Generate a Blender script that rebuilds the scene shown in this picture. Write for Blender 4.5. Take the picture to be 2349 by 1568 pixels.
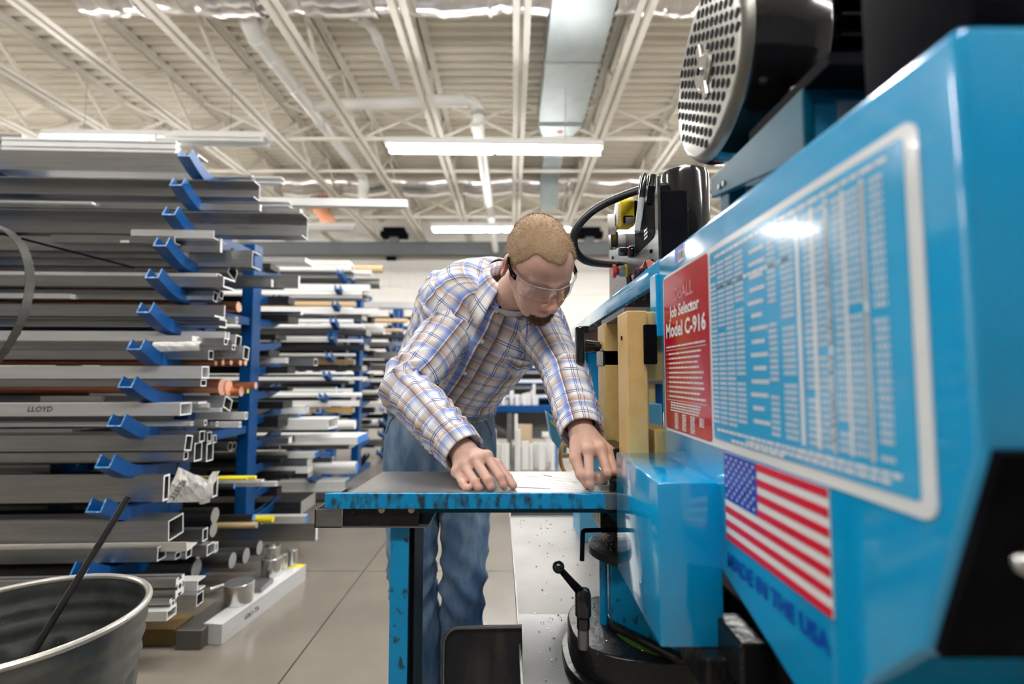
import bpy, bmesh, math, random
import numpy as np
from mathutils import Vector, Matrix, Euler
from math import sin, cos, pi, radians as R

for _o in list(bpy.data.objects):
    bpy.data.objects.remove(_o, do_unlink=True)
SC = bpy.context.scene
COL = SC.collection

# ------------------------------------------------------------------ camera
FPX = 1150.0
EYE = Vector((0.0, 0.0, 1.10))
PITCH = math.atan(76.0 / FPX)
cam_d = bpy.data.cameras.new('camera')
cam_d.sensor_width = 36.0
cam_d.lens = 36.0 * FPX / 2349.0
cam_d.clip_start = 0.02
cam_d.clip_end = 60
cam_d.dof.use_dof = True
cam_d.dof.focus_distance = 1.12
cam_d.dof.aperture_fstop = 2.1
cam = bpy.data.objects.new('camera', cam_d)
cam.location = EYE
cam.rotation_euler = (pi / 2 + PITCH, 0, 0)
COL.objects.link(cam)
SC.camera = cam

# ------------------------------------------------------------------ world and exposure
W = bpy.data.worlds.new('world')
SC.world = W
W.use_nodes = True
W.node_tree.nodes['Background'].inputs[0].default_value = (0.9, 0.95, 1.0, 1)
W.node_tree.nodes['Background'].inputs[1].default_value = 0.3
SC.view_settings.view_transform = 'Standard'
SC.view_settings.look = 'None'
SC.view_settings.gamma = 1.0
SC.view_settings.use_curve_mapping = False
SC.view_settings.exposure = 0.58
TUBE_STRENGTH = 85.0

# ------------------------------------------------------------------ picture geometry -> world
CP, SP = math.cos(PITCH), math.sin(PITCH)
def ray(px, py):
    x = (px - 1174.5) / FPX
    u = (784.0 - py) / FPX
    return Vector((x, CP - u * SP, SP + u * CP))
def at_y(px, py, Y):
    d = ray(px, py); return EYE + d * (Y / d.y)
def at_x(px, py, X):
    d = ray(px, py); return EYE + d * (X / d.x)
def at_z(px, py, Z):
    d = ray(px, py); return EYE + d * ((Z - EYE.z) / d.z)

# ------------------------------------------------------------------ materials
MATS = {}
def mat(name, col=(.8, .8, .8), rough=.5, metal=0.0, noise=None, bump=None, coat=0.0, emit=None, trans=0.0, ior=1.45, spec=None):
    """noise=(scale xyz, amount, second colour, lo, hi); bump=(scale xyz, strength)"""
    if name in MATS: return MATS[name]
    m = bpy.data.materials.new(name); m.use_nodes = True
    nt = m.node_tree; b = nt.nodes['Principled BSDF']
    b.inputs['Base Color'].default_value = (*col, 1)
    b.inputs['Roughness'].default_value = rough
    b.inputs['Metallic'].default_value = metal
    b.inputs['Coat Weight'].default_value = coat
    b.inputs['Coat Roughness'].default_value = .08
    b.inputs['IOR'].default_value = ior
    if spec is not None: b.inputs['Specular IOR Level'].default_value = spec
    if trans: b.inputs['Transmission Weight'].default_value = trans
    if emit:
        b.inputs['Emission Color'].default_value = (*emit[0], 1)
        b.inputs['Emission Strength'].default_value = emit[1]
    tc = nt.nodes.new('ShaderNodeTexCoord')
    def nz(scale, detail=4.0):
        mp = nt.nodes.new('ShaderNodeMapping'); mp.inputs['Scale'].default_value = scale
        nt.links.new(tc.outputs['Object'], mp.inputs['Vector'])
        n = nt.nodes.new('ShaderNodeTexNoise'); n.inputs['Scale'].default_value = 1.0; n.inputs['Detail'].default_value = detail
        nt.links.new(mp.outputs[0], n.inputs['Vector'])
        return n
    if noise:
        n = nz(noise[0])
        r = nt.nodes.new('ShaderNodeMapRange')
        r.inputs['From Min'].default_value = noise[3] if len(noise) > 3 else .35
        r.inputs['From Max'].default_value = noise[4] if len(noise) > 4 else .65
        r.inputs['To Max'].default_value = noise[1]
        nt.links.new(n.outputs['Fac'], r.inputs['Value'])
        mx = nt.nodes.new('ShaderNodeMix'); mx.data_type = 'RGBA'
        mx.inputs['A'].default_value = (*col, 1); mx.inputs['B'].default_value = (*noise[2], 1)
        nt.links.new(r.outputs[0], mx.inputs['Factor'])
        nt.links.new(mx.outputs['Result'], b.inputs['Base Color'])
    if bump:
        n = nz(bump[0], 3.0)
        bp = nt.nodes.new('ShaderNodeBump'); bp.inputs['Strength'].default_value = bump[1]; bp.inputs['Distance'].default_value = .004
        nt.links.new(n.outputs['Fac'], bp.inputs['Height'])
        nt.links.new(bp.outputs[0], b.inputs['Normal'])
    MATS[name] = m
    return m

ALU = mat('mill aluminium', (.52, .525, .53), .36, 1.0, ((3, 60, 60), .6, (.36, .37, .38)), ((4, 300, 300), .08))
ALUW = mat('bright aluminium', (.84, .84, .83), .45, .6, ((3, 50, 50), .5, (.70, .70, .70)))
CUT = mat('saw cut aluminium', (.96, .97, .98), .6, 0)
STEEL = mat('dark steel', (.055, .055, .06), .38, .8, ((3, 40, 40), .7, (.12, .12, .12)))
STEELG = mat('grey steel', (.30, .30, .30), .40, .85, ((4, 30, 30), .6, (.18, .18, .18)))
CUTS = mat('saw cut steel', (.52, .52, .50), .5, .5, ((80, 80, 80), .5, (.36, .36, .36)))
SHINY = mat('turned steel', (.68, .68, .67), .22, 1.0, ((2, 2, 120), .3, (.5, .5, .5)))
COPPER = mat('copper', (.62, .27, .15), .35, .9, ((3, 40, 40), .6, (.30, .11, .06)))
COPCUT = mat('saw cut copper', (.86, .50, .37), .5, .3, ((40, 40, 40), .4, (.75, .38, .26)))
BRASS = mat('brass', (.70, .47, .20), .35, .9, ((3, 40, 40), .5, (.5, .32, .12)))
BRONZE = mat('tan tube', (.72, .52, .30), .5, .2, ((3, 40, 40), .5, (.6, .42, .22)))
RBLUE = mat('rack blue paint', (.0005, .055, .21), .38, 0, ((14, 14, 14), .5, (.0005, .038, .145)), spec=.3)
RBLUEW = mat('worn rack edge', (.05, .24, .55), .4, 0, ((60, 60, 60), .7, (.6, .66, .72), .52, .62))
MBLUE = mat('machine blue paint', (.0, .36, .72), .16, 0, ((2.2, 2.2, 2.2), .25, (.0, .33, .67)), coat=1.0)
MBLUE.node_tree.nodes['Principled BSDF'].inputs['Coat IOR'].default_value = 1.7
MBLUED = mat('machine blue worn', (.0, .27, .55), .3, 0, ((70, 70, 34), .97, (.022, .030, .036), .47, .66))
MBLUET = mat('machine teal', (.0, .075, .12), .4, 0, ((10, 10, 10), .5, (.0, .045, .08)), spec=.2)
MBLUEF = mat('machine blue flecked', (.0, .27, .55), .3, 0, ((70, 70, 40), .9, (.02, .03, .04), .60, .68))
BLACK = mat('black paint', (.004, .004, .006), .6, 0, ((20, 20, 20), .5, (.008, .008, .010)), spec=.02)
BLACKG = mat('black gloss', (.01, .01, .012), .14, 0, coat=.4)
OILY = mat('oily black iron', (.012, .012, .013), .25, .3, ((220, 220, 220), .8, (.22, .21, .19), .66, .76), ((60, 60, 60), .5))
RUBBER = mat('black rubber', (.015, .015, .016), .38)
WHITE = mat('white paint', (.83, .82, .80), .5)
CREAM = mat('ceiling paint', (.82, .765, .66), .55, 0, ((1.5, 1.5, 1.5), .4, (.75, .69, .58)))
JOIST = mat('joist paint', (.86, .82, .74), .45, 0, ((4, 4, 4), .4, (.78, .74, .65)))
PVC = mat('white plastic pipe', (.88, .87, .83), .25, 0, coat=.2)
FOIL = mat('foil insulation', (.82, .80, .79), .22, .9, ((2, 9, 9), .4, (.7, .68, .67)), ((7, 16, 16), 1.0))
GALV = mat('galvanised duct', (.48, .54, .55), .38, .6, ((6, 6, 6), .6, (.40, .46, .47)))
WALLM = mat('wall paint', (.86, .83, .79), .55, 0, ((1.2, 1.2, 1.2), .4, (.81, .78, .73)), ((60, 60, 60), .06))
GREYB = mat('grey beam paint', (.13, .145, .15), .5, 0, ((2, 2, 2), .4, (.17, .18, .18)))
FLOORM = mat('polished concrete', (.225, .200, .165), .22, 0, ((1.6, 1.6, 1.6), .8, (.155, .137, .112), .32, .68), ((30, 30, 30), .05))
JOINT = mat('joint filler', (.17, .15, .13), .7)
YELLOW = mat('ochre paint', (.74, .51, .20), .35, 0, ((55, 55, 40), .45, (.56, .38, .13), .45, .75))
TAPEY = mat('tape measure yellow', (.86, .66, .02), .35, 0, ((60, 60, 60), .4, (.75, .55, .02)))
REDP = mat('red plastic', (.55, .05, .05), .35)
CHROME = mat('chrome', (.75, .75, .76), .1, 1.0)
GREYP = mat('grey plastic', (.42, .43, .44), .4)
PAPER = mat('paper', (.86, .84, .80), .8, 0, ((20, 20, 20), .3, (.78, .76, .72)))
INK = mat('marker ink', (.03, .03, .04), .6)
BLUEW = mat('blue dyed end', (.05, .25, .75), .5)
YELW = mat('yellow paint', (.85, .72, .03), .4)

# ------------------------------------------------------------------ mesh helpers
def wloc(o):
    v = Vector((0, 0, 0))
    while o is not None:
        v += o.location; o = o.parent
    return v

class MB:
    """collects geometry in world coordinates; build() makes ONE mesh object"""
    def __init__(s): s.v = []; s.f = []; s.m = []; s.uv = None
    def add(s, vs, fs, mi=0):
        b = len(s.v); s.v += [tuple(p) for p in vs]
        for f in fs: s.f.append(tuple(b + i for i in f)); s.m.append(mi)
        return s
    def box(s, a, b, mi=0):
        x0, y0, z0 = a; x1, y1, z1 = b
        if x0 > x1: x0, x1 = x1, x0
        if y0 > y1: y0, y1 = y1, y0
        if z0 > z1: z0, z1 = z1, z0
        return s.add([(x0,y0,z0),(x1,y0,z0),(x1,y1,z0),(x0,y1,z0),(x0,y0,z1),(x1,y0,z1),(x1,y1,z1),(x0,y1,z1)],
                     [(0,3,2,1),(4,5,6,7),(0,1,5,4),(1,2,6,5),(2,3,7,6),(3,0,4,7)], mi)
    def bar(s, p, q, w, h, up=(0,0,1), mi=0):
        """box beam from p to q, width w sideways, h along up"""
        p, q = Vector(p), Vector(q); d = (q - p).normalized(); u = Vector(up)
        sd = d.cross(u)
        if sd.length < 1e-6: sd = d.cross(Vector((1,0,0)))
        sd.normalize(); u = sd.cross(d).normalized()
        vs = []
        for c in (p, q):
            for a, b in ((-1,-1),(1,-1),(1,1),(-1,1)): vs.append(c + sd*a*w/2 + u*b*h/2)
        return s.add(vs, [(3,2,1,0),(4,5,6,7),(0,1,5,4),(1,2,6,5),(2,3,7,6),(3,0,4,7)], mi)
    def prism(s, pts, d, mi=0, capmi=None):
        """closed 3-D polygon pts extruded by vector d"""
        n = len(pts); pts = [Vector(p) for p in pts]; d = Vector(d)
        vs = pts + [p + d for p in pts]
        s.add(vs, [(i, (i+1) % n, n + (i+1) % n, n + i) for i in range(n)], mi)
        s.add(pts, [tuple(range(n))[::-1]], mi if capmi is None else capmi)
        s.add([p + d for p in pts], [tuple(range(n))], mi if capmi is None else capmi)
        return s
    def ringprism(s, outer, inner, d, mi=0, capmi=None):
        n = len(outer); d = Vector(d); capmi = mi if capmi is None else capmi
        o = [Vector(p) for p in outer]; i_ = [Vector(p) for p in inner]
        vs = o + i_ + [p + d for p in o] + [p + d for p in i_]
        fs = []; cf = []
        for k in range(n):
            j = (k+1) % n
            fs.append((k, j, 2*n+j, 2*n+k)); fs.append((n+j, n+k, 3*n+k, 3*n+j))
            cf.append((j, k, n+k, n+j)); cf.append((2*n+k, 2*n+j, 3*n+j, 3*n+k))
        s.add(vs, fs, mi); b = len(s.v) - len(vs)
        for f in cf: s.f.append(tuple(b + q for q in f)); s.m.append(capmi)
        return s
    def tube(s, path, rad, n=12, caps=True, mi=0, squash=None):
        path = [Vector(p) for p in path]; k = len(path)
        rads = rad if isinstance(rad, (list, tuple)) else [rad]*k
        t0 = (path[1]-path[0]).normalized()
        u = t0.orthogonal().normalized(); vs = []
        for i, p in enumerate(path):
            t = (path[min(i+1,k-1)] - path[max(i-1,0)]).normalized()
            u = (u - t*u.dot(t)).normalized(); w = t.cross(u)
            for j in range(n):
                a = 2*pi*j/n; vs.append(p + (u*cos(a) + w*sin(a))*rads[i])
        fs = [(i*n+j, i*n+(j+1)%n, (i+1)*n+(j+1)%n, (i+1)*n+j) for i in range(k-1) for j in range(n)]
        if caps: fs += [tuple(range(n))[::-1], tuple((k-1)*n+j for j in range(n))]
        return s.add(vs, fs, mi)
    def cyl(s, p, q, r, n=20, mi=0, r2=None): return s.tube([p, q], [r, r if r2 is None else r2], n, True, mi)
    def lathe(s, prof, c, axis=(0,0,1), n=32, mi=0):
        """prof: (radius, distance along axis) pairs"""
        ax = Vector(axis).normalized(); u = ax.orthogonal().normalized(); w = ax.cross(u); c = Vector(c); k = len(prof); vs = []
        for r, h in prof:
            for j in range(n):
                a = 2*pi*j/n; vs.append(c + ax*h + (u*cos(a)+w*sin(a))*max(r, 1e-5))
        fs = [(i*n+j, i*n+(j+1)%n, (i+1)*n+(j+1)%n, (i+1)*n+j) for i in range(k-1) for j in range(n)]
        return s.add(vs, fs, mi)
    def sphere(s, c, r, n=16, mi=0, sc=(1,1,1)):
        c = Vector(c); vs = []; m = n//2
        for i in range(m+1):
            th = pi*i/m
            for j in range(n):
                a = 2*pi*j/n; vs.append(c + Vector((sin(th)*cos(a)*sc[0], sin(th)*sin(a)*sc[1], cos(th)*sc[2]))*r)
        return s.add(vs, [(i*n+j, (i+1)*n+j, (i+1)*n+(j+1)%n, i*n+(j+1)%n) for i in range(m) for j in range(n)], mi)
    def build(s, name, mats, parent=None, smooth=False, bevel=0, seg=2, origin=None, autosmooth=35):
        if not isinstance(mats, (list, tuple)): mats = [mats]
        off = Vector(origin) if origin is not None else (Vector((0,0,0)) if parent is None else Vector((0,0,0)))
        base = wloc(parent) if parent is not None else Vector((0,0,0))
        tot = base + off
        me = bpy.data.meshes.new(name)
        me.from_pydata([tuple(Vector(p) - tot) for p in s.v], [], s.f)
        for m_ in mats: me.materials.append(m_)
        me.polygons.foreach_set('material_index', s.m)
        bm = bmesh.new(); bm.from_mesh(me)
        bmesh.ops.remove_doubles(bm, verts=bm.verts, dist=1e-6)
        bmesh.ops.recalc_face_normals(bm, faces=bm.faces)
        if bevel:
            es = [e for e in bm.edges if len(e.link_faces) == 2 and e.calc_face_angle(0) > R(25)]
            bmesh.ops.bevel(bm, geom=es, offset=bevel, segments=seg, affect='EDGES', profile=.5, clamp_overlap=True)
        if smooth:
            for f in bm.faces: f.smooth = True
            for e in bm.edges:
                if len(e.link_faces) == 2 and e.calc_face_angle(0) > R(autosmooth): e.smooth = False
        bm.to_mesh(me); bm.free()
        o = bpy.data.objects.new(name, me); COL.objects.link(o)
        o.location = off
        if parent is not None: o.parent = parent
        return o

def tag(o, label=None, cat=None, group=None, kind=None):
    if label: o['label'] = label
    if cat: o['category'] = cat
    if group: o['group'] = group
    if kind: o['kind'] = kind
    return o
def thing(name, loc, label=None, cat=None, group=None, kind=None):
    o = bpy.data.objects.new(name, None); COL.objects.link(o); o.location = loc; o.empty_display_size = .05
    return tag(o, label, cat, group, kind)
def copy_tree(o, parent=None):
    c = o.copy(); COL.objects.link(c); c.parent = parent
    for ch in list(o.children): copy_tree(ch, c)
    return c
def arc(c, r, a0, a1, n, f): return [f(c[0] + r*cos(a0+(a1-a0)*i/n), c[1] + r*sin(a0+(a1-a0)*i/n)) for i in range(n+1)]
def fillet(path, r, n=6):
    """round the corners of a polyline"""
    P = [Vector(p) for p in path]; out = [P[0]]
    for i in range(1, len(P)-1):
        a, b, c = P[i-1], P[i], P[i+1]; l = min(r, (a-b).length*.45, (c-b).length*.45)
        s_, e = b + (a-b).normalized()*l, b + (c-b).normalized()*l
        for k in range(n+1):
            t = k/n; out.append(s_*(1-t)**2 + b*2*t*(1-t) + e*t*t)
    return out + [P[-1]]
def textmesh(body, name, m, parent, mtx, size, align='LEFT', thick=.0, bold=0.0, shear=0.0):
    """flat lettering: a font object turned into a mesh, placed by matrix (local x = reading direction, y = up)"""
    c = bpy.data.curves.new(name, 'FONT'); c.body = body; c.size = size; c.align_x = align; c.extrude = thick; c.offset = bold; c.shear = shear; c.resolution_u = 2
    t = bpy.data.objects.new(name + '_tmp', c); COL.objects.link(t)
    dg = bpy.context.evaluated_depsgraph_get()
    me = bpy.data.meshes.new_from_object(t.evaluated_get(dg))
    bpy.data.objects.remove(t, do_unlink=True); bpy.data.curves.remove(c)
    me.transform(Matrix.Translation(-wloc(parent) if parent else (0,0,0)) @ mtx)
    me.materials.clear(); me.materials.append(m); me.name = name
    o = bpy.data.objects.new(name, me); COL.objects.link(o)
    if parent: o.parent = parent
    return o
def frame(o, x, y):
    x = Vector(x).normalized(); y = Vector(y); z = x.cross(y).normalized(); y = z.cross(x)
    return Matrix(((x.x,y.x,z.x,o[0]),(x.y,y.y,z.y,o[1]),(x.z,y.z,z.z,o[2]),(0,0,0,1)))

# ================================================================== THE HALL
ZB, ZD = 4.34, 4.90            # joist bottom chord, underside of deck
XL, XR, YF, YB = -9.5, 7.5, -6.0, 12.1
def struct(o): o['kind'] = 'structure'; return o

fl = struct(MB().box((XL, YF, -.12), (XR, YB, -.012)).build('floor', JOINT))
SX = [XL, -5.2, -.835, 3.5, XR]; SY = [YF, -2.2, 2.9, 7.4, YB]
for i in range(4):
    for j in range(4):
        MB().box((SX[i]+.003, SY[j]+.003, -.012), (SX[i+1]-.003, SY[j+1]-.003, 0)).build('concrete_slab', FLOORM, fl)
wb = struct(MB().box((XL, YB, 0), (XR, YB+.2, ZD+.1)).build('wall_back', WALLM))
blk = None
for r in range(14):
    for c in range(21):
        x = -5.6 + c*.406 + (.203 if r % 2 else 0); z = 1.72 + r*.203
        if blk is None:
            blk = MB().box((-.200, -.010, -.0985), (.200, 0, .0985)).build('block', WALLM, wb, bevel=.002, seg=1); o = blk
        else:
            o = blk.copy(); COL.objects.link(o); o.parent = wb
        o.location = (x, YB - .0, z)
struct(MB().box((XL-.2, YF, 0), (XL, YB, ZD+.1)).build('wall_left', WALLM))
struct(MB().box((XR, YF, 0), (XR+.2, YB, ZD+.1)).build('wall_right', WALLM))
struct(MB().box((XL, YF-.2, 0), (XR, YF, ZD+.1)).build('wall_front', mat('dimming dark wall', (.16, .16, .165), .6)))  # unseen wall, coloured dark to dim reflections in the metal stock

# corrugated roof deck, ribs along X
prof = []
y = YF - .1; pit = .1525
while y < YB + .1:
    for dy, z in ((0, .0), (.045, .0), (.062, .042), (.135, .042)): prof.append((y + dy, ZD + z))
    y += pit
n = len(prof)
mb = MB(); mb.add([(XL, a, b) for a, b in prof] + [(XR, a, b) for a, b in prof], [(i, i+1, n+i+1, n+i) for i in range(n-1)])
dk = struct(mb.build('ceiling', CREAM))
MB().box((XL, YF, ZD+.06), (XR, YB, ZD+.12)).build('roof_slab', CREAM, dk)

# open web joists along Y
JX = [.09 + 1.10*k for k in range(-8, 7)]
webL = None
j0 = thing('ceiling_joist', (JX[0], 0, ZB), kind='structure')
X0 = JX[0]
for sx in (-1, 1):
    a = X0 + sx*.018; b = X0 + sx*.082
    MB().box((a, YF, ZB), (b, YB, ZB+.007)).box((a, YF, ZB), (a + sx*.007, YB, ZB+.06)).build('bottom_chord_angle', JOIST, j0)
    MB().box((a, YF, ZD-.007), (b, YB, ZD)).box((a, YF, ZD-.06), (a + sx*.007, YB, ZD)).build('top_chord_angle', JOIST, j0)
yy = YF + .2; k = 0; pw = .62
while yy + pw < YB:
    zz = (ZB + .03, ZD - .03) if k % 2 == 0 else (ZD - .03, ZB + .03)
    if k < 2:
        w = MB().bar((X0, yy, zz[0]), (X0, yy+pw, zz[1]), .034, .03).build('web_member', JOIST, j0, origin=(0, yy, 0))
        if k == 0: w0 = w
        else: w1 = w
    else:
        w = (w0, w1)[k % 2].copy(); COL.objects.link(w); w.parent = j0; w.location = (0, yy, 0)
    yy += pw; k += 1
for x in JX[1:]:
    c = copy_tree(j0); c.location.x = x
# bridging: straight rods under and over the joists plus crossed angles between them
for i, yb_ in enumerate((3.9, 6.75, 7.85, 10.2)):
    br = thing('joist_bridging', (0, yb_, ZB), kind='structure')
    MB().box((XL, yb_-.018, ZB+.008), (XR, yb_+.018, ZB+.045)).build('lower_rod', JOIST, br)
    if i % 2 == 1:
        for x in JX[:-1]:
            MB().bar((x+.05, yb_+.03, ZB+.06), (x+1.05, yb_+.03, ZD-.04), .03, .03).build('cross_brace', JOIST, br)
            MB().bar((x+.05, yb_-.03, ZD-.04), (x+1.05, yb_-.03, ZB+.06), .03, .03).build('cross_brace', JOIST, br)

# ------------------------------------------------------------------ fluorescent fixtures
EMIT = mat('lit tube', (1, 1, 1), .5, emit=((1.0, .985, .96), TUBE_STRENGTH))
DEAD = mat('unlit tube', (.86, .87, .88), .25)
def fixture(x, y, z, lit, label, group=None, ang=0.0):
    t = thing('fluorescent_fixture', (x, y, z), label, 'ceiling light', group)
    L = 1.22
    MB().prism([(x-L, y-.05, z+.06), (x-L, y+.05, z+.06), (x-L, y+.055, z), (x-L, y+.10, z-.022), (x-L, y+.10, z-.030), (x-L, y+.05, z-.008),
                (x-L, y-.05, z-.008), (x-L, y-.10, z-.030), (x-L, y-.10, z-.022), (x-L, y-.055, z)], (2*L, 0, 0)).build('housing', WHITE, t)
    for h in (-1, 1):
        for s in (-1, 1):
            st = lit[0 if h < 0 else 1]
            if st == 2 or (st == 1 and s < 0): m_ = EMIT
            else: m_ = DEAD
            xa, xb = (x - L + .03, x - .03) if h < 0 else (x + .03, x + L - .03)
            MB().tube([(xa, y+s*.072, z-.05), (xb, y+s*.072, z-.05)], .017, 8, False).build('tube', m_, t, smooth=True)
            for e in (xa, xb):
                MB().box((e-.012, y+s*.072-.014, z-.07), (e+.012, y+s*.072+.014, z)).build('lamp_holder', WHITE, t)
    for e in (-.8, .8):
        MB().cyl((x+e, y, z+.07), (x+e, y, ZB+.02), .004, 6).build('hanger_wire', GALV, t)
    t.rotation_euler.z = ang
    return t
FZ = 3.68
fixture(-.19, 5.5, FZ, (2, 1), 'white fluorescent fixture with one bright half and one dim half, above the bent man', ang=R(1.5))
fixture(-3.95, 5.42, FZ + .06, (2, 0), 'white fluorescent fixture above the near rack with its inner half unlit', ang=R(1.5))
fixture(-.19, 8.6, FZ, (2, 2), 'fully lit white fluorescent fixture partly hidden by the man\'s head')
fixture(-3.95, 8.6, FZ, (2, 0), 'far white fluorescent fixture with unlit half above the second rack')
for x, y_ in ((-7.7, 2.4), (-3.95, 2.5), (-.19, 2.4), (3.6, 2.4), (3.6, -.7), (-.19, -.8)):  # the last one, behind the viewer, is added to light the man's front
        fixture(x, y_, FZ, (2, 2), 'unseen white fluorescent ceiling fixture hanging outside the picture', 'ceiling lights outside the picture')
for x, y_ in ((3.6, 5.5), (3.6, 8.6), (-7.7, 5.5), (-7.7, 8.6)):
    fixture(x, y_, FZ if y_ < 11 else 4.2, (2, 2), 'white fluorescent ceiling fixture hanging out of sight', 'ceiling lights out of sight')

# ------------------------------------------------------------------ ducts and pipes under the deck
t = thing('rectangular_duct', (.65, 5, 4.5), 'flat grey galvanised sheet metal duct running between two ceiling joists', 'duct')
MB().box((.36, 3.0, 4.46), (.95, 6.55, 4.80)).build('wide_run', GALV, t, bevel=.004)
MB().add([(.36,6.55,4.46),(.95,6.55,4.46),(.95,6.55,4.8),(.36,6.55,4.8),(.5,7.25,4.5),(.80,7.25,4.5),(.80,7.25,4.76),(.5,7.25,4.76)],
         [(0,1,5,4),(1,2,6,5),(2,3,7,6),(3,0,4,7),(4,5,6,7),(0,3,2,1)]).build('reducer', GALV, t)
MB().box((.5, 7.25, 4.5), (.80, 8.74, 4.76)).build('narrow_run', GALV, t, bevel=.004)
MB().box((.5, 8.45, 4.0), (.80, 8.74, 4.5)).build('drop', GALV, t, bevel=.004)
for y_ in (3.9, 5.2, 6.5):
    MB().box((.35, y_, 4.45), (.96, y_+.025, 4.81)).build('seam_band', GALV, t)
MB().box((.63, 6.72, 4.468), (.71, 6.80, 4.478)).build('sticker', mat('red sticker', (.75, .2, .18), .6), t)

def foil_duct(y0, x0, x1, rad, z, label, sag):
    t = thing('foil_duct', ((x0+x1)/2, y0, z), label, 'duct')
    random.seed(5)
    pts = []; rads = []; N = 80
    for i in range(N+1):
        x = x0 + (x1-x0)*i/N
        b = .5 + .5*cos((x)*2*pi/1.1)
        pts.append((x, y0 + random.uniform(-.008, .008), z - sag*(1-b) + random.uniform(-.006, .006))); rads.append(rad*(1 - .06*b + random.uniform(-.03, .03)))
    MB().tube(pts, rads, 28).build('foil_wrap', FOIL, t, smooth=True, autosmooth=60)
    for i in range(4):
        x = x0 + (x1-x0)*(i+.5)/4
        MB().lathe([(rad*1.03, -.02), (rad*1.05, 0), (rad*1.03, .02)], (x, y0, z - sag*.5), (1,0,0), 24).build('strap', FOIL, t)
foil_duct(9.0, -4.3, 4.2, .23, 4.64, 'crumpled silver foil wrapped duct crossing behind the long light fixture', .05)
foil_duct(4.45, -4.0, .34, .24, 4.72, 'silver foil wrapped duct along the top edge, joining the grey duct', .02)
foil_duct(4.45, .97, 2.9, .24, 4.72, 'short silver foil duct between the grey duct and the motor', .02)

def pipe(pts, r, name, label, fr=.12, n=16, collars=()):
    t = thing(name, pts[0], label, 'pipe')
    P = fillet(pts, fr, 6)
    MB().tube(P, r, n).build('pipe_run', PVC, t, smooth=True, autosmooth=60)
    for i in range(1, len(pts)-1):
        b = Vector(pts[i])
        for q in (pts[i-1], pts[i+1]):
            d = (Vector(q)-b).normalized()
            MB().cyl(b + d*fr*.95, b + d*(fr*.95+.09), r*1.18, n).build('fitting_collar', PVC, t, smooth=True)
    for c, q in collars:
        c = Vector(c); q = Vector(q)
        MB().cyl(c, q, r*1.15, n).build('coupling', PVC, t, smooth=True)
    return t
pipe([(-2.62, 4.75, 4.85), (-2.62, 4.75, 4.55), (-2.55, 8.4, 4.50), (-2.55, 8.4, 3.98)], .085, 'drain_pipe', 'thick white drain pipe stepping away under the roof at the upper middle',
     .16, 18, (((-2.61,5.2,4.546),(-2.609,5.3,4.545)), ((-2.60,5.75,4.54),(-2.598,5.88,4.538)), ((-2.585,6.5,4.53),(-2.58,6.7,4.53))))
pipe([(-2.58, 6.2, 4.54), (-.42, 6.0, 4.50), (-.42, 6.0, 4.12), (-.40, 6.12, 4.02), (-.38, 11.4, 3.98)], .072, 'vent_pipe', 'white pipe crossing to an elbow above the lit fixture and running back',
     .16, 16, (((-1.0,6.05,4.51),(-.85,6.04,4.509)),))
pipe([(-2.62, 4.95, 4.62), (-2.45, 4.8, 4.75), (-1.7, 4.75, 4.75), (-1.45, 5.0, 4.72), (-1.42, 6.0, 4.66)], .05, 'branch_pipe', 'thinner curved white branch pipe beside the thick drain pipe', .12, 12)
t = thing('copper_tube', (-3.6, 9.2, 4.3), 'bundle of copper refrigerant lines hanging under the foil duct', 'pipe')
for i in range(5):
    x = -3.75 + i*.06
    MB().tube(fillet([(x, 9.2 + .02*i, 4.9), (x, 9.2 + .02*i, 4.25), (x+.16, 9.3, 4.02), (x+.2, 9.35, 3.85)], .08), .022, 8).build('line', COPPER, t, smooth=True)

# ------------------------------------------------------------------ grey runway beam on the back wall
t = thing('runway_beam', (0, 11.55, 3.8), 'long grey steel beam along the back wall', 'beam', kind='structure')
za, zb_ = at_y(900, 586, 11.5).z, at_y(900, 556, 11.5).z
MB().box((XL, 11.42, za), (XR, 11.58, za+.02)).box((XL, 11.42, zb_-.02), (XR, 11.58, zb_)).box((XL, 11.45, za), (XR, 11.53, zb_)).build('beam', GREYB, t)
for px in (905, 1352):
    a = at_y(px, 545, 11.5)
    MB().box((a.x-.10, 11.42, zb_), (a.x+.10, 11.58, a.z+.05)).build('stub_post', GREYB, t)
    MB().box((a.x-.30, 11.36, a.z), (a.x+.30, 11.64, a.z+.12)).box((a.x-.24, 11.38, a.z+.12), (a.x+.24, 11.62, a.z+.22)).build('clamp_block', BLACK, t)
a = at_y(896, 591, 11.98)
tag(MB().box((a.x-.11, 11.98, a.z-.05), (a.x+.11, YB, a.z+.05)).box((a.x-.015, 11.965, a.z-.04), (a.x+.015, 11.98, a.z+.04)).build('junction_box', BLACK, origin=(a.x, 12, a.z)),
    'small dark box on the back wall under the grey beam', 'junction box')

# ================================================================== THE BAND SAW
XP = .27
saw = thing('band_saw', (.45, .9, 0), 'sky blue horizontal band saw with chart plate, flag decal and big black motor', 'band saw')
# head cover: wheel box profile in the Y-Z plane, extruded along +X
HP = [(.914, 1.313), (.290, 1.313), (.290, 1.055), (.338, .920), (.392, .868), (.43, .80), (.47, .792), (.517, .805), (.90, .912)]
head = MB().prism([(XP, y, z) for y, z in HP], (.36, 0, 0)).build('head_cover', MBLUE, saw, bevel=.007, seg=4, smooth=True)
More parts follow.
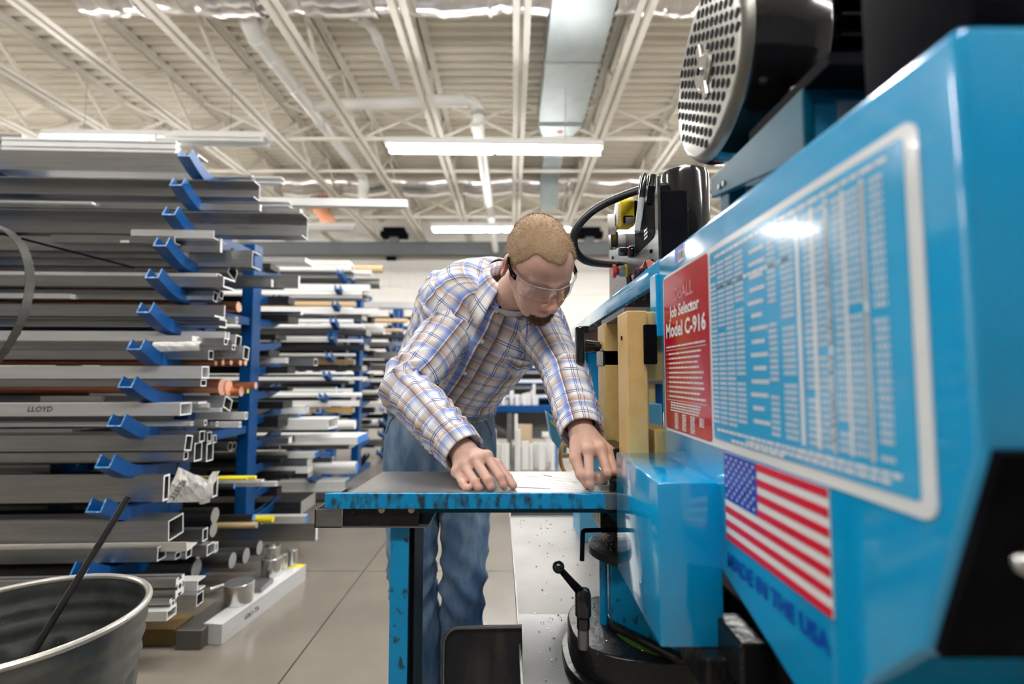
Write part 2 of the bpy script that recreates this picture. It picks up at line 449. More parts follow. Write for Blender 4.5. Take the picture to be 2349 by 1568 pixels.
# thin black slab laid over the near lower chamfer
nrm = Vector((0, -.1335, -.0475)).normalized()
a_, b_ = Vector((XP+.004, .2895, 1.058)), Vector((XP+.004, .3375, .922))
MB().prism([a_, b_, b_ + nrm*.006, a_ + nrm*.006], (.355, 0, 0)).build('chamfer_slab', BLACK, saw)
c_ = at_y(2338, 1285, .292)
MB().sphere((c_.x, c_.y-.004, c_.z), .0075, 12).build('cover_knob', CHROME, saw, smooth=True)
MB().box((XP+.03, .40, .62), (XP+.34, .90, .80)).build('lower_frame', BLACK, saw, bevel=.004)

# --- chart plate on the head cover (printed decal)
E = .0006
PLW = mat('plate white', (.80, .84, .86), .2, coat=.4)
PLB = mat('chart blue', (.03, .40, .74), .18, 0, coat=.8)
PLR = mat('label red', (.42, .008, .02), .2, coat=.4)
DEC = .0012
def decal(pts, name, m, lift, parent=None):
    """thin decal on the plane X = XP; pts are (Y, Z)"""
    return MB().prism([(XP - lift, y, z) for y, z in pts], (lift + .0005, 0, 0)).build(name, m, parent or head)
def rrect(y0, y1, z0, z1, r, n=6):
    P = []
    for cy, cz, a in ((y1-r, z1-r, 0), (y0+r, z1-r, pi/2), (y0+r, z0+r, pi), (y1-r, z0+r, 3*pi/2)):
        for i in range(n+1): P.append((cy + r*cos(a + pi/2*i/n), cz + r*sin(a + pi/2*i/n)))
    return P
Y0, Y1, Z0, Z1 = .323, .884, 1.006, 1.272
decal(rrect(Y0, Y1, Z0, Z1, .012), 'plate_border', PLW, .0012)
decal(rrect(.335, .672, Z0+.011, Z1-.008, .004), 'chart_field', PLB, .0018)
red = decal(rrect(.679, .879, Z0+.004, Z1-.004, .006), 'red_label', PLR, .0018)
random.seed(3)
mb = MB()
def pr(y0, y1, z0, z1, l=.0022): mb.add([(XP-l, y0, z0), (XP-l, y1, z0), (XP-l, y1, z1), (XP-l, y0, z1)], [(0, 1, 2, 3)])
# chart columns: dense rows of figures printed in white
cols = [(.662, .020), (.638, .020), (.613, .022), (.587, .022), (.513, .016), (.484, .022), (.450, .013), (.428, .018), (.408, .012), (.386, .020), (.362, .014)]
for r in range(34):
    z = 1.243 - r*.0062
    for cy, w in cols:
        if random.random() < .93:
            y = cy - w/2
            while y < cy + w/2:
                l = random.uniform(.0018, .0042); pr(y, min(y + l, cy + w/2), z, z + .0034); y += l + .0012
for cy, w in ((.462, .006), (.4385, .005), (.418, .0045), (.397, .004), (.374, .0045)): pr(cy, cy + w, 1.036, 1.25)
for r in range(14):
    z = 1.236 - r*.0145; w = random.uniform(.022, .040); c = .545 + random.uniform(-.003, .003)
    y = c - w/2
    while y < c + w/2:
        l = random.uniform(.003, .007); pr(y, min(y + l, c + w/2), z, z + .0042); y += l + .0010
for z, ya, yb in ((1.2535, .35, .655), (1.212, .48, .655), (1.028, .35, .66), (1.0225, .36, .58), (1.0185, .50, .62)):
    y = ya
    while y < yb:
        l = random.uniform(.006, .016); pr(y, min(y + l, yb), z, z + .0036); y += l + .002
tag(mb.build('chart_print', PLW, head), kind='stuff')
def dtext(body, y, z, size, m, par, align='CENTER', bold=0., l=.0024, shear=0.): # reading direction runs towards the viewer (-Y), up is Z
    return textmesh(body, 'lettering', m, par, frame((XP - l, y, z), (0, -1, 0), (0, 0, 1)), size, align, 0, bold, shear)
LW = mat('white print', (.83, .84, .85), .3)
dtext('DoALL', .780, 1.222, .030, mat('pale print', (.62, .22, .22), .3), red, bold=.0006)
dtext('Job Selector', .779, 1.196, .0265, LW, red, bold=.0006)
dtext('Model C-916', .779, 1.164, .0335, LW, red, bold=.0009)
mb = MB(); random.seed(8)
def line(y0, y1, z, h=.0026):
    y = y1
    while y > y0:
        l = random.uniform(.004, .014); pr(max(y - l, y0), y, z, z + h, .0024); y -= l + .002
line(.693, .868, 1.146); pr(.690, .870, 1.1415, 1.1422, .0024)
for i in range(10):
    z = 1.134 - i*.0078; line(.70 + random.uniform(-.005, .03), .856, z)
    mb.add([(XP-.0024, .868, z+.001), (XP-.0024, .866, z-.0004), (XP-.0024, .862, z+.0032), (XP-.0024, .8665, z+.0012)], [(0,1,2,3)])
pr(.690, .870, 1.0585, 1.0592, .0024)
for i in range(4): line(.715 + i*.003, .85, 1.0535 - i*.0042, .0022)
for c in range(4):
    for r in range(8 if c < 3 else 4):
        line(.705 + (3-c)*.036, .705 + (3-c)*.036 + .017, 1.0365 - r*.0033, .0019)
tag(mb.build('label_print', LW, red), kind='stuff')
# asset tag
a = at_x(1566, 577, XP)
tg = decal([(a.y+.034, a.z-.014), (a.y-.006, a.z-.014), (a.y-.006, a.z+.012), (a.y+.034, a.z+.012)], 'asset_tag', LW, .0012)
mb = MB()
pr(a.y+.018, a.y+.034, a.z-.014, a.z+.012, .0016); pr(a.y-.006, a.y+.018, a.z+.005, a.z+.012, .0016)
mb.build('tag_print', mat('tag blue', (.12, .16, .60), .4), tg)
mb = MB()
for i in range(9): pr(a.y-.004+i*.0023, a.y-.004+i*.0023+random.uniform(.0006, .0014), a.z-.010, a.z+.002, .0017)
mb.build('barcode', INK, tg)
# flag decal
FY0, FY1, FZ0, FZ1 = .434, .643, .896, 1.0035
flg = decal([(FY0, FZ0), (FY1, FZ0), (FY1, FZ1), (FY0, FZ1)], 'flag_decal', LW, .0012)
FR = mat('flag red', (.62, .004, .03), .3); FB = mat('flag blue', (.02, .05, .42), .3)
st = (FZ1 - FZ0)/13
cw = (FY1-FY0)*.40
for i in range(0, 13, 2):
    z1 = FZ1 - i*st; yr = FY1 - (cw if i < 7 else 0)
    mb = MB(); pr(FY0, yr, z1-st, z1, .0017); mb.build('red_stripe', FR, flg)
mb = MB(); pr(FY1-cw, FY1, FZ1-7*st, FZ1, .0017); can = mb.build('canton', FB, flg)
mb = MB()
for r in range(9):
    for c in range(6 if r % 2 == 0 else 5):
        cy = FY1 - cw*(2*c + 1 + r % 2)/12; cz = FZ1 - 7*st*(r+1)/10; P = []
        for k in range(10):
            rr = (.0031 if k % 2 == 0 else .00125); an = pi/2 + k*pi/5; P.append((XP-.0021, cy + rr*cos(an), cz + rr*sin(an)))
        mb.add([(XP-.0021, cy, cz)] + P, [(0, 1+k, 1+(k+1) % 10) for k in range(10)])
mb.build('stars', LW, can)
dtext('MADE IN THE USA', (FY0+FY1)/2 + .004, FZ0 - .0330, .0245, mat('print blue', (.0, .04, .40), .35), head, bold=.0007, l=.0012)

# --- square blade guard box on the near side
gb = MB().box((.19, .666, .752), (XP+.003, .928, .960)).build('guard_box', MBLUE, saw, bevel=.003, seg=2, smooth=True)
MB().box((XP-.006, .60, .735), (XP+.1, .68, .79)).box((XP-.03, .64, .70), (XP+.2, .90, .752)).build('blade_guide_block', OILY, saw, bevel=.004)

# --- long top beam running away along the blade
MB().box((XP, .905, 1.272), (XP+.36, 2.30, 1.313)).build('beam_edge', MBLUE, saw, bevel=.003, smooth=True)
MB().box((XP+.015, .93, 1.19), (XP+.34, 2.25, 1.273)).build('beam_channel', mat('oxide red', (.030, .006, .006), .7, 0, ((60,60,60), .7, (.012,.008,.008)), spec=.05), saw)
random.seed(2); mb = MB()
for i in range(160):
    y = random.uniform(.95, 1.9); p = Vector((XP + random.uniform(-.002, .012), y, 1.272 - random.uniform(0, .012)))
    q = p + Vector((random.uniform(-.006, .006), random.uniform(-.012, .012), random.uniform(-.012, .002)))
    mb.bar(p, p.lerp(q, .7), .0006, .0003)
tag(mb.build('metal_swarf', STEELG, saw), kind='stuff')
MB().box((.262, .905, 1.17), (.274, .945, 1.285)).build('corner_strap', MBLUE, saw, bevel=.002)
# far drive wheel box
a = at_y(1335, 838, 2.05); b = at_y(1400, 946, 2.05)
db = MB().box((a.x, 2.05, b.z), (a.x+.35, 2.45, a.z+.12)).build('drive_box', MBLUE, saw, bevel=.004)
a2 = at_y(1347, 900, 2.046)
MB().box((a2.x-.0015, 2.046, b.z), (a2.x+.0015, 2.052, a.z+.12)).build('door_seam', BLACK, saw)
# --- two ochre guide arms
def guide(y0, y1, ztop, name, w=.037, foot=.76):
    MB().box((.21, y0, foot), (.21+w, y1, ztop)).build(name, YELLOW, saw, bevel=.002)
guide(.914, .995, 1.218, 'guide_arm'); guide(1.14, 1.225, 1.218, 'guide_arm', .10)
MB().box((.245, .925, 1.09), (.285, .985, 1.218)).build('arm_shoulder', YELLOW, saw, bevel=.003)
MB().box((.215, .955, 1.218), (.30, 1.2, 1.23)).build('arm_slide', STEELG, saw)
MB().box((.240, .905, 1.12), (.263, .93, 1.192)).build('arm_block', BLACK, saw, bevel=.002)
MB().box((.262, .93, .93), (.30, 1.05, 1.0)).build('arm_foot', YELLOW, saw, bevel=.003)
a = at_x(1426, 775, .2095); MB().cyl((.2105, a.y, a.z), (.2085, a.y, a.z), .0045, 12).build('set_screw', BLACK, saw)
MB().tube(fillet([(.262, .99, 1.10), (.258, .985, 1.05), (.245, .97, 1.02)], .02), .003, 8).build('coolant_line', PVC, saw, smooth=True)
# black three-lobed clamp knob on the far arm
kb = thing('clamp_knob', (0, 0, 0)); kb.parent = saw; kb.location = Vector((0,0,0)) - wloc(saw)
a = at_y(1352, 792, 1.185)
MB().cyl((a.x+.02, 1.185, a.z-.002), (.212, 1.185, a.z-.002), .006, 12).build('threaded_rod', OILY, kb)
MB().cyl((a.x-.012, 1.185, a.z-.002), (a.x+.024, 1.185, a.z-.002), .017, 18, r2=.012).build('hub', BLACKG, kb, smooth=True)
MB().prism([(a.x-.033, 1.185+y, a.z+z) for y, z in ((-.014,.045),(.014,.045),(.018,.0),(.014,-.045),(-.014,-.045),(-.018,0))], (.020,0,0)).build('grip', BLACKG, kb, bevel=.005, seg=3, smooth=True)
MB().box((a.x-.03, 1.172, a.z+.028), (a.x-.002, 1.198, a.z+.046)).build('lobe', BLACKG, kb, bevel=.004, smooth=True)
MB().box((a.x+.024, 1.14, a.z-.05), (.25, 1.23, a.z-.012)).build('clamp_bracket', OILY, saw, bevel=.003)

# --- motor
mc = at_x(1611, 165, .285)
mot = thing('motor', (0, 0, 0)); mot.parent = saw; mot.location = mc - wloc(saw)
RM = .128
MB().lathe([(0, .0), (.028, .0), (.03, .003), (.115, .003), (.122, .005), (RM, .016), (RM+.001, .02)], mc, (1,0,0), 48).build('fan_cover', mat('fan cover face', (.22, .215, .195), .38, .8), mot, smooth=True, autosmooth=50)
hp = MB()
Rh = .0064
for i in range(-8, 9):
    for j in range(-8, 9):
        y = i*.0158; z = j*.0185 + (.00925 if i % 2 else 0)
        rr = math.hypot(y, z)
        if .030 < rr < .112 and not (abs(y - z*.27) < .012 and rr < .055):
            vs = [(mc.x+.0022, mc.y + y + Rh*cos(k*pi/5), mc.z + z + Rh*sin(k*pi/5)) for k in range(10)]
            hp.add(vs, [tuple(range(10))])
tag(hp.build('vent_hole', BLACK, mot), kind='stuff')
MB().lathe([(0, -.006), (.006, -.006), (.007, -.003), (.022, -.003), (.026, .001)], mc, (1,0,0), 24).build('hub_boss', SHINY, mot, smooth=True)
MB().lathe([(0, -.0075), (.005, -.0075), (.0055, -.005)], mc, (1,0,0), 12).build('centre_bolt', BLACK, mot)
for a in (75, 255):
    d = Vector((0, cos(R(a)), sin(R(a))))
    MB().bar(mc + Vector((0,0,0)) + d*.022, mc + d*.048, .014, .006, up=(1,0,0)).build('hub_rib', SHINY, mot, bevel=.002)
MB().lathe([(RM+.001, .018), (RM+.004, .03), (RM+.004, .11), (RM+.001, .115), (RM-.004, .118), (0, .118)], mc, (1,0,0), 48).build('fan_shroud', BLACKG, mot, smooth=True)
fb = MB(); fb.lathe([(.105, .116), (.105, .42), (0, .42)], mc, (1,0,0), 40)
for k in range(30):
    d = Vector((0, cos(2*pi*k/30), sin(2*pi*k/30)))
    fb.bar(mc + Vector((.13,0,0)) + d*.112, mc + Vector((.41,0,0)) + d*.112, .004, .02, up=d)
fb.build('finned_body', BLACK, mot)
MB().box((mc.x+.10, mc.y-.20, mc.z-.155), (mc.x+.42, mc.y+.115, mc.z-.095)).build('motor_foot', BLACK, mot, bevel=.004)
c = at_x(1832, 214, .335); MB().cyl(c - Vector((0,.0,.006)), c + Vector((0,0,.006)), .010, 10).build('foot_bolt', SHINY, mot)
# gearbox over the near corner
MB().box((XP+.02, .300, 1.320), (XP+.36, .40, 1.50)).build("gear_housing", BLACK, saw, bevel=.006, smooth=True)
# teal mounting bracket
MB().prism([(.300, .74, 1.366), (.300, .50, 1.322), (.300, .50, 1.396), (.300, .74, 1.396)], (.012, 0, 0)).box((.312, .500, 1.384), (.46, .74, 1.396)).build('motor_bracket', MBLUET, saw, bevel=.002)
MB().box((.302, .505, 1.330), (.34, .53, 1.384)).build('bracket_upright', mat('bracket blue', (.05, .33, .50), .4), saw, bevel=.003)
MB().box((.305, .69, 1.313), (.33, .72, 1.372)).build('bracket_upright', MBLUET, saw, bevel=.003)
MB().box((.302, .46, 1.396), (.62, .62, 1.408)).build('foot_plate', BLACK, saw)
for px, py in ((1650, 428), (1660, 420)):
    c = at_x(px, py, .2995); MB().cyl((.3005, c.y, c.z), (.298, c.y, c.z), .004, 10).build('bracket_bolt', SHINY, saw)

# --- control plate with buttons
PXC = .31
cp = thing('control_panel', (PXC, 1.3, 1.3)); cp.parent = saw; cp.location = Vector((PXC, 1.3, 1.3)) - wloc(saw)
PLATE = mat('brushed control plate', (.15, .155, .16), .28, .9, ((20, 3, 60), .7, (.07, .075, .08)))
MB().prism([(PXC, 1.045, 1.30), (PXC, 1.045, 1.524), (PXC, 1.062, 1.534), (PXC, 1.40, 1.534), (PXC, 1.58, 1.50), (PXC, 1.58, 1.30)], (.006, 0, 0)).build('face_plate', PLATE, cp)
MB().box((PXC+.006, 1.06, 1.30), (PXC+.07, 1.55, 1.50)).build('enclosure', BLACK, cp, bevel=.004)
def knob(px, py, parts):
    """knobs are built along -X from the plate"""
    c = at_x(px, py, PXC)
    for nm, m_, r, h0, h1 in parts:
        MB().lathe([(0, -h1), (r*.9, -h1), (r, -h1+.004), (r, -h0), (0, -h0)], (PXC, c.y, c.z), (1, 0, 0), 20).build(nm, m_, cp, smooth=True)
    return c
knob(1436, 622, (('stop_collar', TAPEY, .020, .0, .004), ('stop_stem', GREYP, .015, .004, .020), ('stop_neck', REDP, .011, .020, .029), ('stop_button', REDP, .019, .029, .038)))
knob(1452, 577, (('knob_ring', BLACKG, .016, .0, .012), ('red_band', REDP, .012, .012, .016), ('selector_knob', BLACKG, .0115, .016, .036)))
c = knob(1432, 552, (('lamp_collar', GREYP, .020, .0, .020),))
MB().box((PXC-.040, c.y-.017, c.z-.022), (PXC-.020, c.y+.017, c.z+.022)).build('selector_block', BLACKG, cp, bevel=.003)
c = at_x(1450, 628, PXC); MB().box((PXC-.02, c.y-.06, c.z-.035), (PXC, c.y-.02, c.z-.012)).build('slot_knob', BLACK, cp, bevel=.003)
MB().prism([(PXC-.0012, y, z) for y, z in ((1.13, 1.33), (1.45, 1.33), (1.45, 1.338), (1.13, 1.338))], (.001,0,0)).build('slot', BLACK, cp)
MB().prism([(PXC-.0012, 1.07 + y, 1.40 + z) for y, z in rrect(0, .17, 0, .10, .015)], (.001, 0, 0)).build('dark_patch', BLACK, cp)
for y, z in ((1.10, 1.375), (1.52, 1.46), (1.55, 1.33), (1.09, 1.35)):
    MB().lathe([(0, -.004), (.004, -.003), (.005, 0)], (PXC, y, z), (1,0,0), 10).build('screw', BLACK, cp)
for i in range(3):
    z = 1.432 - i*.009; mb = MB()
    for k in range(5): mb.box((PXC-.0016, 1.125 + k*.006, z), (PXC-.0010, 1.1288 + k*.006, z+.005))
    mb.build('switch_legend', LW, cp)

# black cylinder behind the plate
a = at_y(1582, 372, 1.18); b = at_y(1578, 548, 1.18)
cy = thing('coolant_cylinder', (a.x, 1.22, 1.3)); cy.parent = saw; cy.location = Vector((a.x, 1.22, 1.3)) - wloc(saw)
MB().lathe([(0, .318), (.05, .318), (.055, .314), (.058, .30), (.058, .10), (.058, .0)], (a.x, 1.22, 1.285), (0,0,1), 36).build('cylinder_body', BLACKG, cy, smooth=True)
MB().lathe([(.059, 0), (.064, .002), (.064, .03), (.059, .032)], (a.x, 1.22, 1.395), (0,0,1), 36).build('clamp_band', BLACK, cy, smooth=True)
MB().box((a.x-.072, 1.205, 1.40), (a.x-.064, 1.235, 1.54)).build('sight_strip', mat('pale strip', (.75, .76, .85), .3), cy)
MB().cyl((a.x-.085, 1.20, 1.548), (a.x-.05, 1.20, 1.548), .016, 16).build('hose_fitting', BLACK, cy, smooth=True)
# looping black hose
P = [at_y(1532, 427, 1.20), at_y(1480, 432, 1.19), at_y(1420, 452, 1.17), at_y(1360, 483, 1.16), at_y(1322, 525, 1.16), at_y(1317, 565, 1.17), at_y(1335, 592, 1.20), at_y(1365, 603, 1.26), at_y(1405, 606, 1.38), at_x(1415, 606, PXC+.0)]
def spline(P, n=6):
    P = [Vector(p) for p in P]; out = []
    for i in range(len(P)-1):
        p0, p1, p2, p3 = P[max(i-1,0)], P[i], P[i+1], P[min(i+2, len(P)-1)]
        for k in range(n):
            t = k/n
            out.append(.5*((2*p1) + (p2-p0)*t + (2*p0-5*p1+4*p2-p3)*t*t + (3*p1-p0-3*p2+p3)*t**3))
    return out + [P[-1]]
MB().tube(spline(P), .0098, 14).build('hose', RUBBER, saw, smooth=True)

# tape measure hanging on the plate
c = at_x(1450, 500, PXC-.02)
c = at_y(1432, 492, 1.24)
tm = thing('tape_measure', (c.x, c.y, c.z-.05), 'yellow tape measure clipped to the control plate', 'tape measure')
def tilt_prism(pts, x0, x1, name, m_, parent, cc, ang, bev=.004):
    P = [(x0, cc.y + y*cos(ang) - z*sin(ang), cc.z + y*sin(ang) + z*cos(ang)) for y, z in pts]
    return MB().prism(P, (x1-x0, 0, 0)).build(name, m_, parent, bevel=bev, seg=3, smooth=True)
body = [(-.036,-.034),(.028,-.034),(.036,-.024),(.036,.018),(.02,.038),(-.018,.040),(-.034,.026)]
tilt_prism(body, c.x-.018, c.x+.018, 'case', TAPEY, tm, c, R(8))
tilt_prism([(y*.8, z*.8) for y, z in body], c.x-.0205, c.x-.017, 'side_sticker', mat('tape sticker', (.62, .60, .55), .4, 0, ((200,200,200), .6, (.4,.05,.05), .55, .6)), tm, c, R(8), .001)
MB().box((c.x-.011, c.y-.044, c.z-.034), (c.x+.013, c.y-.034, c.z-.016)).build('mouth', BLACK, tm, bevel=.002)
MB().box((c.x-.008, c.y-.05, c.z-.040), (c.x+.010, c.y-.047, c.z-.022)).build('hook', SHINY, tm)
MB().box((c.x+.018, c.y-.02, c.z-.02), (PXC+.0, c.y+.02, c.z+.03)).build('belt_clip', BLACK, tm, bevel=.002)
tp = thing('roll_of_tape', (at_y(1396, 515, 1.27)), 'small white roll of tape leaning behind the tape measure', 'tape')
q = at_y(1395, 515, 1.27)
MB().lathe([(.014, 0), (.026, 0), (.026, .018), (.014, .018), (.014, 0)], q, (1, -.25, .0), 24).build('roll', PAPER, tp, smooth=True)
# marker pen and black pen clipped at the near edge
def pen(px0, py0, px1, py1, Y, r, m_cap, m_body, label):
    a, b = at_y(px0, py0, Y), at_y(px1, py1, Y); d = (b-a)
    t = thing('marker_pen', b, label, 'pen')
    MB().tube([a, a + d*.03, a + d*.30, a + d*.42], [r*.55, r*.9, r, r*1.12], 14).build('cap', m_cap, t, smooth=True)
    MB().tube([a + d*.42, a + d*.9, a + d*.98, b], [r*1.05, r*.95, r*.9, r*.5], 14).build('barrel', m_body, t, smooth=True)
    MB().bar(a + d*.05 + Vector((-r*1.3,-.002,0)), a + d*.36 + Vector((-r*1.3,-.002,0)), .003, .002).build('clip', m_cap, t)
    return t
pen(1480, 398, 1461, 533, 1.05, .0068, BLACKG, GREYP, 'grey marker pen with black cap clipped to the control plate')
pen(1499, 400, 1490, 470, 1.04, .0075, BLACKG, BLACK, 'black pen beside the grey marker')
# rag on the beam
a = at_x(1495, 588, .30); random.seed(12)
mb = MB(); N = 14
vs = [(.285 + i*.010, a.y + .05 + j*.012 - .08, 1.315 + .018*abs(sin(i*.9 + j*.55)) + .012*sin(j*.8)**2 + .022*math.exp(-((i-5)/5)**2 - ((j-7)/4)**2)) for i in range(N) for j in range(N)]
mb.add(vs, [(i*N+j, (i+1)*N+j, (i+1)*N+j+1, i*N+j+1) for i in range(N-1) for j in range(N-1)])
tag(mb.build('shop_rag', mat('rag red', (.45, .13, .12), .9, 0, ((200,200,200), .6, (.30,.08,.08))), smooth=True, origin=(.33, a.y, 1.315)), 'crumpled red shop rag lying on the saw beam', 'rag')

# --- bed table
ZT = .881
bed = thing('bed_table', (0, 0, 0)); bed.parent = saw; bed.location = -wloc(saw)
BEDM = mat('worn bed steel', (.50, .49, .47), .28, .75, ((9, 2, 9), .7, (.34, .33, .32)), ((60, 6, 60), .12))
MB().prism([(-.304, .952, ZT), (-.294, 1.16, ZT), (.245, 1.16, ZT), (.245, .952, ZT)], (0, 0, -.012)).build('bed_plate', BEDM, bed)
MB().box((-.347, .945, .853), (.178, .957, ZT+.0005)).build('front_rail', MBLUED, bed, bevel=.0015)
MB().box((.172, .944, .852), (.20, .957, ZT+.0008)).build('rail_end', STEELG, bed, bevel=.001)
MB().box((-.185, .962, .842), (.19, 1.14, .868)).build('under_frame', MBLUET, bed)
# scratches and grooves cut in the bed
random.seed(21); mb = MB()
for i in range(14):
    p = Vector((random.uniform(.0, .18), random.uniform(.97, 1.14), ZT + .0003)); l = random.uniform(.03, .10)
    mb.bar(p, p + Vector((l, -l*random.uniform(.25, .5), 0)), .0006, .0002)
mb.build('scratch', CUT, bed)
mb = MB(); mb.bar((.0, 1.0, ZT+.0003), (.075, .985, ZT+.0003), .0016, .0003); mb.bar((.07, 1.12, ZT+.0003), (.085, 1.10, ZT+.0003), .003, .0003); mb.bar((.15, 1.05, ZT+.0003), (.21, .965, ZT+.0003), .004, .0004)
mb.build('groove', INK, bed)
# vise jaw hardware at the blade end
MB().box((.185, .96, ZT-.002), (.222, 1.10, ZT+.022)).box((.20, 1.0, ZT+.02), (.232, 1.13, ZT+.075)).build('vise_jaw', OILY, bed, bevel=.003)
MB().box((.178, .957, .842), (.235, 1.02, ZT-.006)).build('jaw_base', OILY, bed, bevel=.003)
for i in range(3):
    MB().cyl((.195 + i*.012, .955, ZT-.018), (.195 + i*.012, .948, ZT-.018), .004, 10).build('bolt', STEELG, bed)
MB().box((.17, .97, ZT), (.215, 1.06, ZT+.010)).build('wear_strip', STEELG, bed, bevel=.001)
# chip chute under the left end
a = at_y(722, 1168, .95); b = at_y(783, 1210, .95)
MB().box((a.x, .950, b.z), (b.x, .952, a.z)).box((a.x, .95, b.z), (a.x+.002, 1.13, a.z)).box((a.x, .95, b.z), (b.x+.16, 1.13, b.z+.002)).build('chute_tray', STEELG, bed)
c = at_y(960, 1210, .957)
MB().box((b.x, .955, b.z), (c.x, .959, at_y(783, 1166, .957).z)).build('chute_plate', OILY, bed)
MB().box((b.x, .959, at_y(783, 1172, .957).z), (c.x, 1.13, at_y(783, 1166, .957).z)).build('chute_top', BLACK, bed)
for px in (876, 944):
    q = at_y(px, 1168, .954); MB().cyl((q.x, .955, q.z), (q.x, .951, q.z), .006, 12).build('rivet', BRONZE, bed)
# leg: channel section
ya = .968
lf = at_y(896, 1210, ya); rt = at_y(938, 1210, ya)
MB().box((lf.x, ya, .012), (rt.x, ya+.004, .842)).build('leg_face', MBLUEF, bed, bevel=.001)
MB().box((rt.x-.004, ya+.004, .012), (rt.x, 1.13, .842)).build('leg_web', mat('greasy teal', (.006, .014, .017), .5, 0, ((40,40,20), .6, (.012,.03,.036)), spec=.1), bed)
MB().box((rt.x-.0005, ya+.02, .012), (rt.x+.006, ya+.03, .842)).build('leg_rib', BLACK, bed)
MB().box((lf.x-.02, ya-.01, 0), (rt.x+.02, 1.15, .012)).build('leg_foot', MBLUEF, bed, bevel=.002)

# --- base with chip pan
PAN = mat('chip pan steel', (.33, .32, .30), .38, .2, ((5, 5, 5), .8, (.22, .21, .195), .35, .7))
base = thing('saw_base', (0,0,0)); base.parent = saw; base.location = -wloc(saw)
zp = .53
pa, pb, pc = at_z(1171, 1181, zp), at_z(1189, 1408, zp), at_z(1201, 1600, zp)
MB().prism([pa, pb, (.60, pb.y, zp), (.60, pa.y, zp)], (0,0,-.02)).build('chip_pan', PAN, base)
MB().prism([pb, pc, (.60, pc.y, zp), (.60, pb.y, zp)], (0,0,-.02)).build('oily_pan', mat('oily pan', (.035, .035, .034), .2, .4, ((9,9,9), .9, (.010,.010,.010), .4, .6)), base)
for u_, v_ in ((pa, pb), (pb, pc)):
    MB().prism([u_ + Vector((-.004,0,-.01)), v_ + Vector((-.004,0,-.01)), v_ + Vector((-.004,0,.014)), u_ + Vector((-.004,0,.014))], (.004, 0, 0)).build('pan_lip', STEELG, base)
MB().box((pa.x-.004, pa.y, zp-.01), (.6, pa.y+.004, zp+.016)).build('pan_lip', STEELG, base)
MB().box((.06, .90, 0), (.60, pa.y-.03, zp-.03)).build('cabinet', MBLUEF, base, bevel=.004)
random.seed(4); mb = MB()
for i in range(700):
    y = random.uniform(.82, 1.5) if random.random() < .8 else random.uniform(1.2, pa.y-.05)
    x = random.uniform(.05, .45)
    if y > 1.25 and random.random() < .8: continue
    s_ = random.uniform(.001, .003)
    p = Vector((x, y, zp + .001)); d = Vector((random.uniform(-1,1), random.uniform(-1,1), random.uniform(0,.6)))*s_
    mb.bar(p, p + d*1.6, s_*.6, s_*.3)
tag(mb.build('metal_chips', SHINY, base), kind='stuff')
mb = MB()
for i in range(46):
    p = Vector((random.uniform(.03, .24), random.uniform(1.15, pa.y-.05), zp + .001)); s_ = random.uniform(.001, .004)
    mb.bar(p, p + Vector((s_*random.uniform(.4,2), s_*random.uniform(-1,1), 0)), s_, .0012)
tag(mb.build('dark_crumbs', INK, base), kind='stuff')
# scoop shaped splash plate in front
yS = 1.08
A_, B_ = at_y(1018, 1437, yS), at_y(1197, 1434, yS)
pts = [(A_.x, .26)] + [(A_.x + .03 - .03*cos(t_*pi/12), A_.z - .035 + .035*sin(t_*pi/12)) for t_ in range(7)] + [(B_.x, B_.z), (B_.x + .008, .26)]
MB().prism([(x, yS, z) for x, z in pts], (0, .006, 0)).build('splash_plate', mat('rusty plate', (.012, .013, .018), .4, .2, ((16, 16, 4), .8, (.075, .062, .05), .5, .7)), base)
rim = [(x, yS - .004, z) for x, z in pts[:-1]]
MB().tube(rim, .0035, 8).build('plate_rim', STEELG, base, smooth=True)
MB().box((A_.x+.02, yS+.006, .26), (.06, yS+.03, .30)).build('plate_bracket', BLACK, base)
# swivel: rounded black foot, blue column, round platform
cx, cy_ = .27, 1.05
zf = .60
sw = thing('swivel_base', (cx, cy_, zp)); sw.parent = base; sw.location = Vector((cx, cy_, zp)) - wloc(base)
def rounded(cx, cy, rx, ry, n=48, p=2.6):
    P = []
    for i in range(n):
        a = 2*pi*i/n; c_, s_ = cos(a), sin(a)
        P.append((cx + rx*math.copysign(abs(c_)**(2/p), c_), cy + ry*math.copysign(abs(s_)**(2/p), s_)))
    return P
DIRTY = mat('greasy casting', (.010, .010, .011), .3, .1, ((160, 160, 160), .8, (.16, .155, .14), .68, .78), ((60, 60, 60), .4))
MB().prism([(x, y, zp+.012) for x, y in rounded(.282, 1.05, .168, .138)], (0, 0, zf-zp-.012)).build('foot_ring', DIRTY, sw, bevel=.006, seg=3, smooth=True)
MB().prism([(x, y, zp) for x, y in rounded(.282, 1.05, .180, .150)], (0, 0, .014)).build('foot_flange', DIRTY, sw, bevel=.003, smooth=True)
MB().lathe([(.098, .0), (.110, .0), (.110, .003), (.098, .003), (.098, 0)], (.31, 1.03, zf), (0,0,1), 48).build('scale_ring', mat('green scale', (.05, .12, .01), .4), sw)
MB().prism([(.196, 1.13, zf), (.196, 1.03, zf), (.29, .915, zf), (.42, .915, zf), (.42, 1.13, zf)], (0, 0, .135)).build('column', MBLUEF, sw, bevel=.006, smooth=True)
MB().prism([(.190, 1.13, zf), (.192, 1.015, zf), (.285, .900, zf), (.42, .900, zf), (.42, 1.13, zf)], (0, 0, .016)).build('column_skirt', DIRTY, sw, bevel=.006)
MB().cyl((.186, 1.05, zf), (.186, 1.05, .735), .008, 14).build('column_pipe', MBLUEF, sw, smooth=True)
MB().lathe([(0, 0), (.085, 0), (.094, .005), (.094, .020), (.088, .024), (0, .022)], (.252, 1.06, .732), (0,0,1), 40).build('platform', DIRTY, sw, smooth=True)
random.seed(31); mb = MB()
